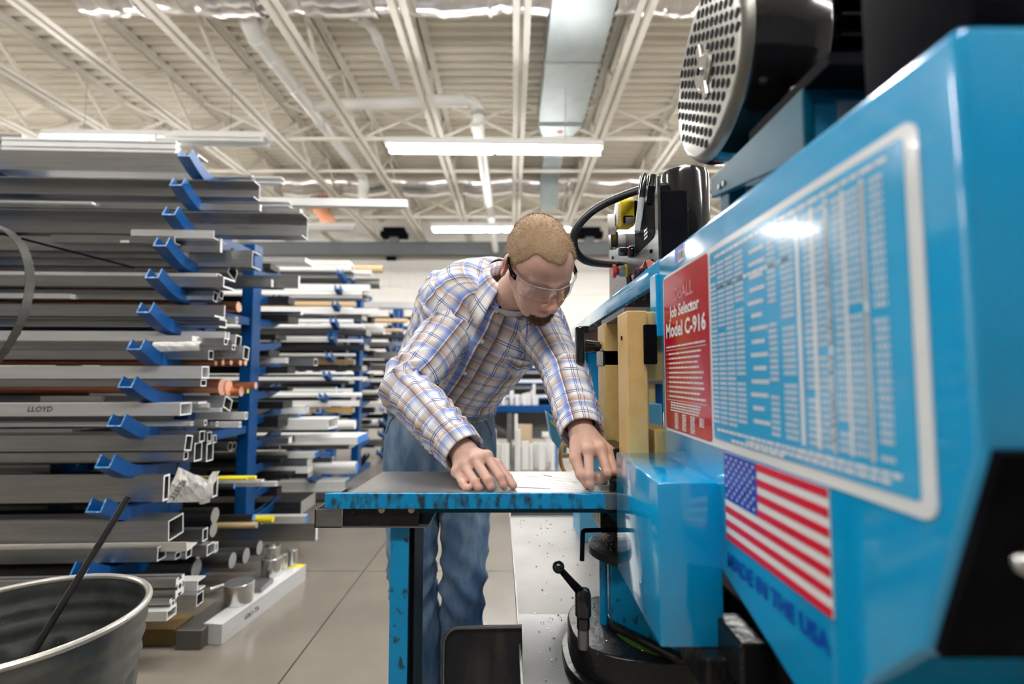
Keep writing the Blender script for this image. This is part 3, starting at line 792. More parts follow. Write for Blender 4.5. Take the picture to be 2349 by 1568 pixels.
for i in range(520):
    a = random.uniform(0, 2*pi); r_ = .085*math.sqrt(random.random()); s_ = random.uniform(.001, .003)
    p = Vector((.252 + r_*cos(a), 1.06 + r_*sin(a), .755 + random.uniform(0, .006)))
    mb.bar(p, p + Vector((random.uniform(-1,1), random.uniform(-1,1), random.uniform(-.3,.8)))*s_*1.8, s_*.7, s_*.3)
for i in range(160):
    a = random.uniform(1.2, 4.6); p = Vector((.282 + .14*cos(a)*random.uniform(.8, 1.05), 1.05 + .115*sin(a)*random.uniform(.8, 1.05), zf + .002)); s_ = random.uniform(.0008, .002)
    mb.bar(p, p + Vector((random.uniform(-1,1), random.uniform(-1,1), random.uniform(0,.8)))*s_*1.8, s_*.7, s_*.3)
tag(mb.build('metal_chips', SHINY, sw), kind='stuff')
lv = thing('lock_lever', (.185, .98, zf)); lv.parent = base; lv.location = Vector((.185, .98, zf)) - wloc(base)
b0 = at_y(1338, 1440, .965); t0 = at_y(1335, 1362, .965); k0 = at_y(1281, 1300, .965)
MB().lathe([(0, 0), (.012, 0), (.012, .02), (.015, .024), (.015, .062), (.012, .07), (0, .072)], (b0.x, .965, b0.z), (0,0,1), 20).build('hub', BLACKG, lv, smooth=True)
MB().cyl((b0.x, .965, zf-.004), (b0.x, .965, b0.z+.002), .0105, 16).build('stud', STEELG, lv, smooth=True)
MB().tube([t0 + Vector((.01,0,-.01)), (t0+k0)/2, k0], [.0095, .007, .0055], 12).build('lever_arm', BLACK, lv, smooth=True)
MB().sphere(k0, .0115, 18).build('ball_knob', BLACKG, lv, smooth=True)
# flat stop bar bent downwards
p0 = at_y(1335, 1285, .99); p1 = at_y(1337, 1216, .99); p2 = at_y(1425, 1214, .99)
MB().tube(fillet([p0, p1, p2], .006, 4), .0045, 8).build('stop_bar', BLACK, base, smooth=True)
MB().box((.18, 1.04, .78), (.30, 1.14, .842)).build('vise_slide', OILY, base, bevel=.004)
MB().bar((.19, 1.03, .84), (.26, 1.02, .77), .025, .02).build('slide_gib', MBLUET, base)
# pale blue far column behind the bed
MB().box((.232, 1.75, zp), (.52, 1.95, 1.0)).build('far_column', mat('pale machine blue', (.10, .38, .62), .35), base, bevel=.004)

# --- far side: light blue cover with warning strip and brass hand wheel
a = at_y(1256, 950, 1.75); b = at_y(1302, 1065, 1.75)
hw = thing('vise_handwheel', (a.x, 1.75, b.z), 'brass coloured vise handwheel with a pale blue cover, just left of the ochre arms', 'handwheel')
MB().prism([at_y(1254, 945, 1.76), at_y(1300, 985, 1.76), at_y(1300, 1052, 1.76), at_y(1266, 1010, 1.76)], (0, .12, 0)).build('cover', mat('pale machine blue', (.10, .38, .62), .35), hw, bevel=.002)
MB().prism([at_y(1262, 962, 1.757), at_y(1278, 976, 1.757), at_y(1278, 982, 1.757), at_y(1263, 969, 1.757)], (0, .002, 0)).build('warning_strip', TAPEY, hw)
q = at_y(1306, 1045, 1.74)
P = [q + Vector((.055*cos(2*pi*i/32)*.6, .03*cos(2*pi*i/32), .062*sin(2*pi*i/32))) for i in range(33)]
MB().tube(P, .007, 10, False).build('rim', BRASS, hw, smooth=True)
MB().bar(q + Vector((-.03,0,0)), q + Vector((.05,.01,.003)), .012, .016).build('spoke', BRASS, hw, bevel=.003)
MB().cyl(q + Vector((.03,.005,0)), q + Vector((.12,.02,0)), .010, 12).build('shaft', STEELG, hw)

# ================================================================== BAR RACKS
def u_channel(mb, path, w, h, t=.006, x0=0.0):
    """sheet metal U channel open upwards, swept along a path in the Y-Z plane; last point is the root"""
    path = [Vector(p) for p in path]; k = len(path); rings = []
    prof = [(-w/2, h), (-w/2, 0), (w/2, 0), (w/2, h), (w/2-t, h), (w/2-t, t), (-w/2+t, t), (-w/2+t, h)]
    for i, p in enumerate(path):
        d = (path[min(i+1,k-1)] - path[max(i-1,0)]).normalized()
        nrm = Vector((0, -d.z, d.y))
        if nrm.z < 0: nrm = -nrm
        rings.append([p + Vector((1,0,0))*a + nrm*(b - h) for a, b in prof])
    n = len(prof); vs = [q for r in rings for q in r]
    mb.add(vs, [(i*n+j, i*n+(j+1) % n, (i+1)*n+(j+1) % n, (i+1)*n+j) for i in range(k-1) for j in range(n)], 0)
    mb.add(rings[0], [(0,1,6,7), (1,2,5,6), (2,3,4,5)], 1)
    mb.add(rings[-1], [(7,6,1,0), (6,5,2,1), (5,4,3,2)], 0)
    # worn bright lips along the top edges
    for i in range(k-1):
        for a, b in ((0, 7), (3, 4)):
            q = [rings[i][a], rings[i][b], rings[i+1][b], rings[i+1][a]]
            mb.add([p + Vector((0, 0, .0006)) for p in q], [(0,1,2,3)], 1)
    return mb

def make_arm(rack, X, tipY, tipZ, colY, w=.066, h=.060, rise=.07, out=.12):
    """arm from the column towards the viewer with an upturned tip"""
    bend = Vector((X, tipY + out, tipZ - rise))
    root = Vector((X, colY, tipZ - rise - .035))
    tip = Vector((X, tipY, tipZ))
    P = fillet([tip, bend, root], .07, 4)
    return u_channel(MB(), P, w, h).build('arm', [RBLUE, RBLUEW], rack, smooth=False)

XA = -1.745
tipsA = [(423, 338), (406, 404), (390, 470), (370, 540), (352, 612), (333, 690), (312, 773), (292, 858), (268, 945), (242, 1038), (222, 1138), (186, 1283)]
tipW = [at_x(px + 6, py + 4, XA) for px, py in tipsA]
def colA(z): return 2.47 + (z - .10)*.245
rk = thing('bar_rack', (XA, 2.7, 0), 'near blue cantilever rack loaded with aluminium stock at the picture\'s left', 'rack')
def upright(rack, X, y0, z0, y1, z1, w, d, name='upright'):
    MB().prism([(X-w/2, y0, z0), (X-w/2, y0+d, z0), (X-w/2, y1+d, z1), (X-w/2, y1, z1)], (w, 0, 0)).build(name, RBLUE, rack, bevel=.003)
for X, dy in ((XA, 0.), (-2.90, -.05)):
    upright(rk, X, colA(.0)+dy, 0, colA(2.28)+dy, 2.28, .075, .10, 'sloping_upright')
    for tw in tipW:
        z = tw.z - .1
        make_arm(rk, X, tw.y + dy, tw.z, colA(z) + dy + .02)
    upright(rk, X, 3.28+dy, 0, 3.28+dy, 1.97, .075, .11, 'rear_upright')
    MB().box((X-.038, 2.46+dy, 0), (X+.038, 3.75+dy, .06)).build('base_rail', RBLUE, rk, bevel=.003)
    for z in (.75, 1.45, 1.9):
        MB().bar((X, colA(z)+.08+dy, z), (X, 3.30+dy, z), .05, .05).build('tie_beam', RBLUE, rk)
    for i in range(11):
        z = .16 + i*.165
        P = [Vector((X, 3.39+dy, z)), Vector((X, 3.60+dy, z+.012)), Vector((X, 3.80 + dy - .012*i, z+.05))]
        u_channel(MB(), [Vector((p.x, p.y, p.z)) for p in P], .05, .05).build('rear_arm', [RBLUE, RBLUEW], rk)
for z in (.5, 1.3, 2.0):
    MB().box((-2.9, 2.72, z), (XA, 2.76, z+.05)).build('cross_rail', RBLUE, rk)
    MB().box((-2.9, 3.30, z-.1), (XA, 3.34, z-.05)).build('cross_rail', RBLUE, rk)

def far_rack(X, yb, yt, cb, ct, yr, tips, label):
    """tips: arm tip pixels; column runs from cb at the floor to ct at the top"""
    r = thing('bar_rack', (X, cb, 0), label, 'rack')
    for dx in (0, -1.25):
        xx = X + dx; dy = dx*.09
        top = 2.12
        upright(r, xx, cb+dy, 0, ct+dy, top, .08, .10, 'sloping_upright')
        upright(r, xx, yr+dy, 0, yr+dy, top, .08, .12, 'rear_upright')
        MB().box((xx-.04, cb+dy, 0), (xx+.04, yr+.5+dy, .06)).build('base_rail', RBLUE, r)
        for px, py in tips:
            w = at_x(px, py, X)
            make_arm(r, xx, w.y + dy, w.z, cb + (ct-cb)*(w.z-.1)/top + dy + .03, .055, .055, .06, .13)
            z = max(.12, w.z - .16)
            u_channel(MB(), [Vector((xx, yr+.12+dy, z)), Vector((xx, yr+.32+dy, z+.01)), Vector((xx, yr+.5+dy, z+.05))], .05, .05).build('rear_arm', [RBLUE, RBLUEW], r)
        for z in (.6, 1.5):
            MB().bar((xx, cb+.1+dy, z), (xx, yr+dy, z), .05, .05).build('tie_beam', RBLUE, r)
    return r
tips2 = [(781, 618), (775, 652), (767, 687), (763, 727), (759, 765), (753, 806), (748, 847), (740, 905), (735, 932), (722, 1026), (712, 1086)]
tips2 = [(779, 616), (774, 652), (767, 688), (763, 727), (759, 765), (753, 806), (747, 848), (738, 900), (731, 934), (720, 1026), (711, 1085), (698, 1150)]
far_rack(XA, 4.3, 5.1, 4.72, 5.38, 5.62, tips2, 'middle blue rack of light bars and tubes behind the near rack')
tips3 = [(897, 712), (894, 738), (892, 764), (889, 791), (887, 816), (884, 843), (882, 872), (877, 930), (874, 958), (871, 985), (868, 1030), (864, 1068)]
far_rack(XA, 6.6, 7.2, 6.9, 7.5, 7.75, tips3, 'farthest blue rack, seen beside the man\'s sleeve')

# ------------------------------------------------------------------ stock: profiles
def prof_pts(kind, w, h, t):
    """closed outline in (depth, height); for tubes returns outer and inner"""
    if kind == 'tube': return [(0,0),(w,0),(w,h),(0,h)], [(t,t),(w-t,t),(w-t,h-t),(t,h-t)]
    if kind == 'pipe':
        o = [(w/2 + w/2*cos(2*pi*i/24), w/2 + w/2*sin(2*pi*i/24)) for i in range(24)]
        q = w/2 - t; return o, [(w/2 + q*cos(2*pi*i/24), w/2 + q*sin(2*pi*i/24)) for i in range(24)]
    if kind == 'round': return [(w/2 + w/2*cos(2*pi*i/24), w/2 + w/2*sin(2*pi*i/24)) for i in range(24)], None
    if kind == 'bar': return [(0,0),(w,0),(w,h),(0,h)], None
    if kind == 'hex': return [(w/2 + w/2*cos(pi*i/3), w/2 + w/2*sin(pi*i/3)) for i in range(6)], None
    if kind == 'angle': return [(0,0),(w,0),(w,t),(t,t),(t,h),(0,h)], None
    if kind == 'angle2': return [(0,0),(w,0),(w,h),(w-t,h),(w-t,t),(0,t)], None       # upright leg at the back
    if kind == 'chan': return [(0,0),(w,0),(w,h),(0,h),(0,h-t),(w-t,h-t),(w-t,t),(0,t)], None   # open towards the viewer
    if kind == 'chanb': return [(0,0),(w,0),(w,t),(t,t),(t,h-t),(w,h-t),(w,h),(0,h)], None      # web towards the viewer
    if kind == 'chanu': return [(0,0),(w,0),(w,h),(w-t,h),(w-t,t),(t,t),(t,h),(0,h)], None      # open upwards
    if kind == 'tee': return [(0,0),(w,0),(w,t),(w/2+t/2,t),(w/2+t/2,h),(w/2-t/2,h),(w/2-t/2,t),(0,t)], None
    if kind == 'ibeam': return [(0,0),(w,0),(w,t),(w/2+t/2,t),(w/2+t/2,h-t),(w,h-t),(w,h),(0,h),(0,h-t),(w/2-t/2,h-t),(w/2-t/2,t),(0,t)], None
    if kind == 'tslot':
        P = []; nw = max(1, round(w/min(w, h))); nh = max(1, round(h/min(w, h)))
        g = min(w, h)*.10; dp = min(w, h)*.22
        def side(L, n, f):
            for i in range(n):
                c = L*(i+.5)/n
                for a, b in ((c-g, 0), (c-g, dp*.3), (c-2*g, dp*.4), (c-2*g, dp), (c+2*g, dp), (c+2*g, dp*.4), (c+g, dp*.3), (c+g, 0)): P.append(f(a, b))
        P.append((0,0)); side(w, nw, lambda a, b: (a, b))
        P.append((w,0)); side(h, nh, lambda a, b: (w-b, a))
        P.append((w,h)); side(w, nw, lambda a, b: (w-a, h-b))
        P.append((0,h)); side(h, nh, lambda a, b: (b, h-a))
        return P, [(w*.33, h*.33), (w*.67, h*.33), (w*.67, h*.67), (w*.33, h*.67)]
COUNT = {}
def stock(kind, xr, yt, yb, Y, dep, m, cut, label, group, length=2.4, t=.004, roll=0.0, ang=2.6, name=None, zfix=None, cat=None):
    """one piece of stock lying along X; its right end and height come from where it stands at depth Y"""
    a = at_y(xr, yt, Y); b = at_y(xr, yb, Y); h = a.z - b.z
    z0 = b.z if zfix is None else zfix
    if kind in ('round', 'pipe', 'hex'): dep = h
    nm = name or {'tube': 'rectangular_tube', 'pipe': 'round_tube', 'round': 'round_bar', 'bar': 'flat_bar', 'angle': 'angle_bar', 'angle2': 'angle_bar', 'chan': 'channel_bar', 'chanb': 'channel_bar', 'chanu': 'channel_bar', 'tee': 'tee_bar', 'ibeam': 'beam_section', 'tslot': 'slotted_extrusion', 'hex': 'hexagonal_bar'}[kind]
    o_, i_ = prof_pts(kind, dep, h, min(t*1.35, h*.3))
    cr, sr = cos(roll), sin(roll)
    def f(p):
        y, z = p[0]-dep/2, p[1]-h/2
        return Vector((0, y*cr - z*sr + dep/2, y*sr + z*cr + h/2))
    mb = MB(); D = Vector((-length, 0, 0))
    if kind == 'tslot':
        mb.prism([f(p) for p in o_], D, 0, 1)
        mb.v  # solid core; dark bore plate added as separate face set
    elif i_ is None: mb.prism([f(p) for p in o_], D, 0, 1)
    else: mb.ringprism([f(p) for p in o_], [f(p) for p in i_], D, 0, 1)
    o = mb.build(nm, [m, cut], smooth=kind in ('round', 'pipe'), autosmooth=40)
    o.location = (b.x, Y, z0); o.rotation_euler.z = R(ang)
    if kind == 'tslot':
        n_ = max(1, round(max(dep, h)/min(dep, h)))
        for k in range(n_):
            s_ = min(dep, h)*.14; cy = dep*(k+.5)/n_ if dep > h else dep/2; cz = h/2 if dep > h else h*(k+.5)/n_
            MBo = MB().prism([f((cy + s_*1.3*cos(pi*q/4+pi/8), cz + s_*1.3*sin(pi*q/4+pi/8))) + Vector((.0006,0,0)) for q in range(8)], (-.002, 0, 0))
            c = MBo.build('bore', STEEL, None); c.parent = o
    tag(o, label, cat or nm.replace('_', ' ').replace('rectangular ', '').replace('round ', '').replace('flat ', '').replace('slotted ', '').replace('hexagonal ', '').replace('angle bar', 'angle bar'), group)
    return o
G1 = 'aluminium stock on the near rack'
ORD = ['top', 'second', 'third', 'fourth', 'fifth', 'sixth', 'seventh', 'eighth', 'ninth', 'tenth', 'eleventh', 'lowest']
def r1(lv, kind, xr, yt, yb, Y, dep, desc, m=None, cut=None, **k):
    return stock(kind, xr, yt, yb, Y, dep, m or ALU, cut or CUT, '%s, %s arm of the near rack' % (desc, ORD[lv-1]), G1, **k)
def lev(i, f=.3):     # depth on arm i: 0 at the bend, 1 at the column
    tw = tipW[i-1]; return tw.y + .12 + f*(colA(tw.z - .1) - tw.y - .12)
# --- top arm
r1(1, 'chanb', 452, 352, 396, lev(1, .05), .10, 'wide dark aluminium channel', t=.006)
r1(1, 'tslot', 402, 322, 350, lev(1, .75), .045, 'pale slotted extrusion lying behind the dark channel', ALUW, length=1.0)
r1(1, 'tslot', 48, 308, 345, lev(1, .7), .09, 'thick slotted extrusion with its end beside the light', length=1.0)
r1(1, 'bar', 340, 387, 392, lev(1, 1.35), .05, 'thin white strip showing under the dark channel', ALUW, length=.7)
# --- second arm
r1(2, 'chan', 582, 414, 452, lev(2, .10), .07, 'broad aluminium channel with open end', t=.004)
r1(2, 'chan', 645, 405, 419, lev(2, 1.2), .05, 'thin bright channel reaching past the arm', ALUW)
r1(2, 'pipe', 578, 400, 413, lev(2, .9), .02, 'slim dull tube with scraps of tape', ALU)
# --- third arm
sg = r1(3, 'chan', 692, 488, 540, lev(3, .05), .085, 'wide aluminium section with black marker writing', t=.004)
r1(3, 'tube', 934, 457, 474, lev(3, 1.3), .045, 'long pale rectangular tube sticking far out', ALUW, t=.003)
r1(3, 'chan', 662, 461, 472, lev(3, .95), .05, 'bright shallow channel behind the written section', ALUW)
r1(3, 'bar', 688, 478, 487, lev(3, .9), .04, 'flat strip above the written section', ALU)
r1(3, 'bar', 596, 468, 483, lev(3, .25), .02, 'short flat bar with a slanted end', ALU)
r1(3, 'bar', 210, 462, 467, lev(3, .0), .03, 'thin bright strip at the far left', ALUW, length=1.0)
r1(3, 'angle', 698, 538, 546, lev(3, .5), .05, 'narrow lip of an angle under the written section', ALU)
# --- fourth arm
r1(4, 'angle', 490, 528, 546, lev(4, -.05), .13, 'bright angle with a wide slanting leg', ALUW, t=.004, length=.42)
r1(4, 'bar', 505, 546, 578, lev(4, .15), .02, 'upright flat with cut end by the bright angle', ALU, length=2)
r1(4, 'bar', 360, 522, 540, lev(4, .7), .01, 'pale plate standing behind the fourth arm', ALUW, length=.55)
r1(4, 'angle', 400, 541, 558, lev(4, -.1), .05, 'thin sheet strip with a paper sticker', ALU, length=.62)
r1(4, 'chanb', 578, 574, 612, lev(4, .45), .10, 'deep grey channel with bright rim', t=.005)
r1(4, 'bar', 300, 562, 570, lev(4, .1), .06, 'dull flat bar crossing behind the hanging blade', ALU, length=1.2)
r1(4, 'bar', 420, 574, 592, lev(4, .2), .05, 'dark flat bar under the thin sheet strip', STEELG, length=1.6)
# --- fifth arm
r1(5, 'tube', 524, 606, 634, lev(5, .65), .09, 'tall rectangular tube leaning at the back', roll=R(-24), t=.004)
r1(5, 'tube', 497, 626, 642, lev(5, .3), .05, 'small rectangular tube', ALUW, t=.003)
r1(5, 'chanb', 512, 634, 658, lev(5, .08), .12, 'low aluminium channel with stepped bright end', t=.006)
r1(5, 'bar', 622, 640, 657, lev(5, 1.25), .03, 'short stub bar pointing past the blue post', ALU, length=1.0)
r1(5, 'bar', 345, 600, 617, lev(5, .85), .03, 'pale flat plate standing at the back', ALUW, length=.72)
r1(5, 'bar', 684, 632, 660, lev(5, 1.5), .02, 'wide dark flat reaching past the blue post', STEELG, length=.9)
# --- sixth arm
r1(6, 'tube', 489, 668, 690, lev(6, .45), .042, 'square tube of the stacked pair', roll=R(-12), t=.003)
r1(6, 'tube', 503, 665, 684, lev(6, .75), .040, 'square tube at the back of the stacked pair', roll=R(-12), t=.003)
r1(6, 'angle2', 492, 694, 726, lev(6, .12), .10, 'large angle with bright rim', t=.006)
r1(6, 'chan', 503, 730, 750, lev(6, .3), .07, 'low channel tucked under the large angle', t=.005)
r1(6, 'bar', 160, 673, 684, lev(6, .2), .05, 'rough flat bar ending beside the hanging blade', ALUW, length=1.0)
r1(6, 'round', 541, 690, 714, lev(6, 1.15), .05, 'reddish copper bar', COPPER, COPCUT)
r1(6, 'tube', 540, 726, 740, lev(6, 1.2), .03, 'tiny white rimmed tube', ALUW, t=.003)
# --- seventh arm
r1(7, 'chanu', 516, 760, 778, lev(7, .5), .045, 'small upturned channel', ALUW, t=.004)
r1(7, 'tube', 514, 775, 790, lev(7, .28), .035, 'small rectangular tube behind the paper roll', t=.003)
r1(7, 'tube', 540, 768, 795, lev(7, .75), .06, 'square tube behind the lowest pair', roll=R(-8), t=.004)
r1(7, 'tube', 558, 794, 824, lev(7, .55), .06, 'square tube reaching farthest right', roll=R(-8), t=.004)
r1(7, 'tube', 532, 790, 802, lev(7, .35), .03, 'thin rectangular tube with a small open end', t=.003)
r1(7, 'tube', 478, 803, 824, lev(7, .15), .045, 'short tube end below the paper roll', t=.003)
r1(7, 'bar', 440, 770, 782, lev(7, .1), .06, 'plain flat bar at the front', ALUW)
# --- copper stock hanging between
for i, (xr, yt, yb, f_) in enumerate(((492, 826, 838, .7), (508, 825, 838, .9), (527, 824, 837, 1.05), (548, 823, 838, 1.25), (560, 824, 838, 1.4))):
    r1(8, 'round', xr, yt, yb, lev(8, f_), .03, ('first', 'second', 'third', 'fourth', 'last')[i] + ' of the thin copper bars in a row', COPPER, COPCUT, length=1.3)
# --- eighth arm
r1(8, 'tube', 462, 839, 868, lev(8, .15), .065, 'heavy rectangular tube', ALUW, t=.005)
r1(8, 'tube', 460, 870, 886, lev(8, .2), .05, 'low tube squeezed under the heavy one', t=.004)
r1(8, 'round', 500, 868, 908, lev(8, .75), .05, 'fat copper bar', COPPER, COPCUT)
r1(8, 'round', 515, 872, 908, lev(8, .95), .05, 'fat copper bar beside its twin', COPPER, COPCUT)
r1(8, 'round', 583, 876, 892, lev(8, 1.3), .03, 'long slim copper bar', COPPER, COPCUT)
r1(8, 'round', 548, 886, 909, lev(8, 1.15), .04, 'shorter copper bar', COPPER, COPCUT)
r1(8, 'round', 566, 891, 902, lev(8, 1.5), .03, 'small brass bar end', BRASS, YELW)
# --- ninth arm
ll = r1(9, 'tube', 413, 924, 953, lev(9, .10), .09, 'rectangular tube with a name written on it', ALUW, roll=R(0), t=.004)
r1(9, 'angle2', 455, 900, 926, lev(9, .62), .10, 'upright plate of a large angle', ALUW, t=.007, length=.6)
r1(9, 'tube', 513, 912, 940, lev(9, .9), .08, 'tilted rectangular tube behind the large angle', roll=R(-22), t=.004)
r1(9, 'tube', 476, 925, 934, lev(9, .7), .02, 'thin square tube', ALUW, t=.002)
r1(9, 'tube', 505, 935, 944, lev(9, .8), .02, 'second thin square tube', ALUW, t=.002)
r1(9, 'tube', 438, 967, 976, lev(9, .3), .02, 'small tube under the written one', ALUW, t=.002)
r1(9, 'tube', 468, 963, 976, lev(9, .5), .025, 'little tube at mid depth', t=.003)
r1(9, 'tube', 548, 967, 980, lev(9, .85), .025, 'long little tube', ALUW, t=.003)
r1(9, 'tube', 495, 967, 977, lev(9, .65), .022, 'little tube between others', t=.003)
r1(9, 'bar', 232, 908, 923, lev(9, .75), .05, 'dull flat plate ending beside the written tube', ALUW, length=.3)
r1(9, 'bar', 65, 908, 923, lev(9, .8), .05, 'plate end at the far left', ALU, length=.6)
r1(9, 'round', 275, 914, 924, lev(9, .9), .03, 'short brass rod', BRASS, YELW, length=.25)
r1(9, 'tube', 562, 945, 962, lev(9, 1.3), .03, 'small clear tube', ALUW, t=.003)
# --- tenth arm
r1(10, 'tube', 424, 999, 1035, lev(10, .18), .055, 'tall tube leaning sideways', roll=R(-10), t=.004)
r1(10, 'tube', 445, 1016, 1059, lev(10, .5), .065, 'square tube of the front pair', t=.004)
r1(10, 'tube', 473, 1017, 1059, lev(10, .8), .062, 'square tube of the rear pair', t=.004)
r1(10, 'tube', 457, 989, 1014, lev(10, .55), .045, 'square tube lying on the front pair', t=.003)
r1(10, 'tube', 475, 991, 1014, lev(10, .8), .04, 'square tube lying on the rear pair', t=.003)
r1(10, 'tube', 489, 998, 1016, lev(10, .95), .03, 'slim tube on top at the back', t=.003)
r1(10, 'tube', 421, 1036, 1055, lev(10, .22), .035, 'small tube under the leaning one', t=.003)
r1(10, 'bar', 165, 983, 997, lev(10, .5), .05, 'pale flat plate ending over the black gap', ALUW, length=.5)
r1(10, 'pipe', 522, 1014, 1036, lev(10, 1.2), .04, 'dark steel pipe', STEEL, STEELG)
r1(10, 'pipe', 532, 1014, 1034, lev(10, 1.4), .04, 'second dark steel pipe', STEEL, STEELG)
# --- eleventh arm
r1(11, 'tube', 373, 1090, 1150, lev(11, .10), .045, 'very tall tube in front of the paper wrap', t=.006)
r1(11, 'tube', 486, 1098, 1142, lev(11, .78), .05, 'tall tube behind the paper wrap', t=.005)
r1(11, 'round', 565, 1093, 1101, lev(11, 1.2), .02, 'thin yellow rod', YELW, YELW)
r1(11, 'round', 585, 1091, 1100, lev(11, 1.5), .02, 'second thin yellow rod', YELW, YELW)
r1(11, 'tube', 632, 1105, 1115, lev(11, 1.7), .03, 'slim bright rail', ALUW, t=.003)
r1(11, 'bar', 600, 1101, 1104, lev(11, 1.55), .03, 'thin bright strip over the slim rail', ALUW)
r1(11, 'round', 535, 1110, 1122, lev(11, 1.3), .03, 'dark rod with blue end', STEEL, BLUEW)
# --- lowest arm
r1(12, 'tube', 385, 1192, 1240, lev(12, .15), .11, 'biggest tube with slanted end', roll=R(4), t=.004)
r1(12, 'tube', 464, 1214, 1243, lev(12, .85), .045, 'short box tube beside the biggest one', t=.004)
r1(12, 'angle', 428, 1240, 1262, lev(12, .05), .075, 'worn angle lying open side down', mat('stained aluminium', (.72, .69, .62), .5, .3, ((6,60,60), .6, (.5,.46,.38))), roll=R(8), t=.004)
r1(12, 'tube', 360, 1255, 1288, lev(12, -.05), .06, 'worn tube at the very front', t=.004)
r1(12, 'tube', 426, 1256, 1282, lev(12, .40), .045, 'square tube under the worn angle', t=.004)
r1(12, 'chanb', 474, 1250, 1276, lev(12, .75), .06, 'short channel with bright end', t=.004)
r1(12, 'tube', 492, 1246, 1268, lev(12, 1.0), .03, 'narrow slot shaped tube', ALUW, t=.004)
r1(12, 'tube', 402, 1268, 1284, lev(12, .25), .04, 'little tube beneath the worn angle', t=.003)
# steel rounds beside the post
G2 = 'steel round bars low on the near rack'
for xr, yt, yb, Y, d in ((483, 1168, 1204, 2.62, 'thick steel round whose pale end faces right, highest of the thick rounds'),
                         (480, 1202, 1236, 2.66, 'steel round with a blue marked end below the highest thick round'),
                         (578, 1181, 1197, 2.92, 'dark steel round with blue painted end'),
                         (586, 1199, 1213, 2.90, 'bright steel round under the blue ended one'),
                         (597, 1190, 1205, 3.05, 'small steel round end beside the yellow bar'),
                         (588, 1245, 1277, 2.86, 'long thick steel round ending beside the blue post'),
                         (524, 1273, 1309, 2.55, 'thick steel round with a scribbled end'),
                         (556, 1262, 1297, 2.68, 'thick steel round with grey cut end between two others'),
                         (438, 1290, 1332, 2.42, 'fat steel round nearest the slotted extrusions'),
                         (448, 1270, 1296, 2.52, 'shiny steel round behind the fat one')):
    stock('round', xr, yt, yb, Y, .05, BRONZE if 'bright' in d else STEEL, BLUEW if 'blue painted' in d else CUTS, d, G2, length=1.5)
stock('round', 623, 1184, 1200, 3.0, .03, YELW, YELW, 'yellow painted round bar low by the blue post', G2, length=1.0)
stock('bar', 700, 1183, 1199, 3.1, .05, ALUW, BLUEW, 'bright flat bar with a blue end under the eleventh arm', G2, length=.6)
stock('bar', 724, 1200, 1240, 3.2, .03, ALU, CUT, 'marked flat plate standing on edge on the floor by the blue post', G2, length=.9)
# bundle on the floor
G3 = 'stock on the floor under the near rack'
stock('tslot', 402, 1327, 1372, 2.03, .055, ALU, CUT, 'tall slotted extrusion with open profile near the steel can', G3, length=1.0)
stock('chanb', 452, 1332, 1358, 2.16, .06, ALUW, CUT, 'wide open channel behind the tall slotted extrusion', G3, length=.7, t=.004)
stock('tube', 450, 1364, 1392, 2.12, .05, ALU, CUT, 'rectangular tube under the wide open channel', G3, length=.7, t=.003)
stock('tslot', 388, 1375, 1402, 2.0, .045, ALU, CUT, 'small slotted extrusion below the tall one', G3, length=1.0)
stock('tube', 382, 1402, 1424, 1.97, .06, ALUW, CUT, 'flat tube at the bottom of the extrusion bundle', G3, length=1.0, t=.003)

# --- writing on the stock
def scrawl(body, px, py, Y, size, name, parent, slant=.2):
    p = at_y(px, py, Y)
    textmesh(body, name, INK, parent, frame((p.x, p.y, p.z), (cos(R(2.6)), sin(R(2.6)), 0), (0,0,1)), size, 'LEFT', 0, .0004, slant)
def scrawl_on(o, body, px, py, size):
    """lettering on the front face of a stock piece: a part of that piece"""
    Y0 = o.location.y; p0 = at_y(px, py, Y0)
    dx = p0.x - o.location.x; c, s_ = cos(o.rotation_euler.z), sin(o.rotation_euler.z)
    lx = dx/c; d = ray(px, py)
    # intersect the view ray with the piece's front plane
    n = Vector((-s_, c, 0)); t_ = (Vector(o.location) - EYE).dot(n)/d.dot(n); q = EYE + d*t_
    loc = o.rotation_euler.to_matrix().transposed() @ (q - Vector(o.location))
    tx = textmesh(body, 'marker_writing', INK, None, frame((loc.x, -.0012, loc.z), (1,0,0), (0,0,1)), size, 'LEFT', 0, .0005, .2)
    tx.parent = o
scrawl_on(ll, 'LLOYD', 62, 944, .036)
scrawl_on(sg, 'IDX N0029', 534, 500, .020)
scrawl_on(sg, 'X 871', 450, 513, .018)

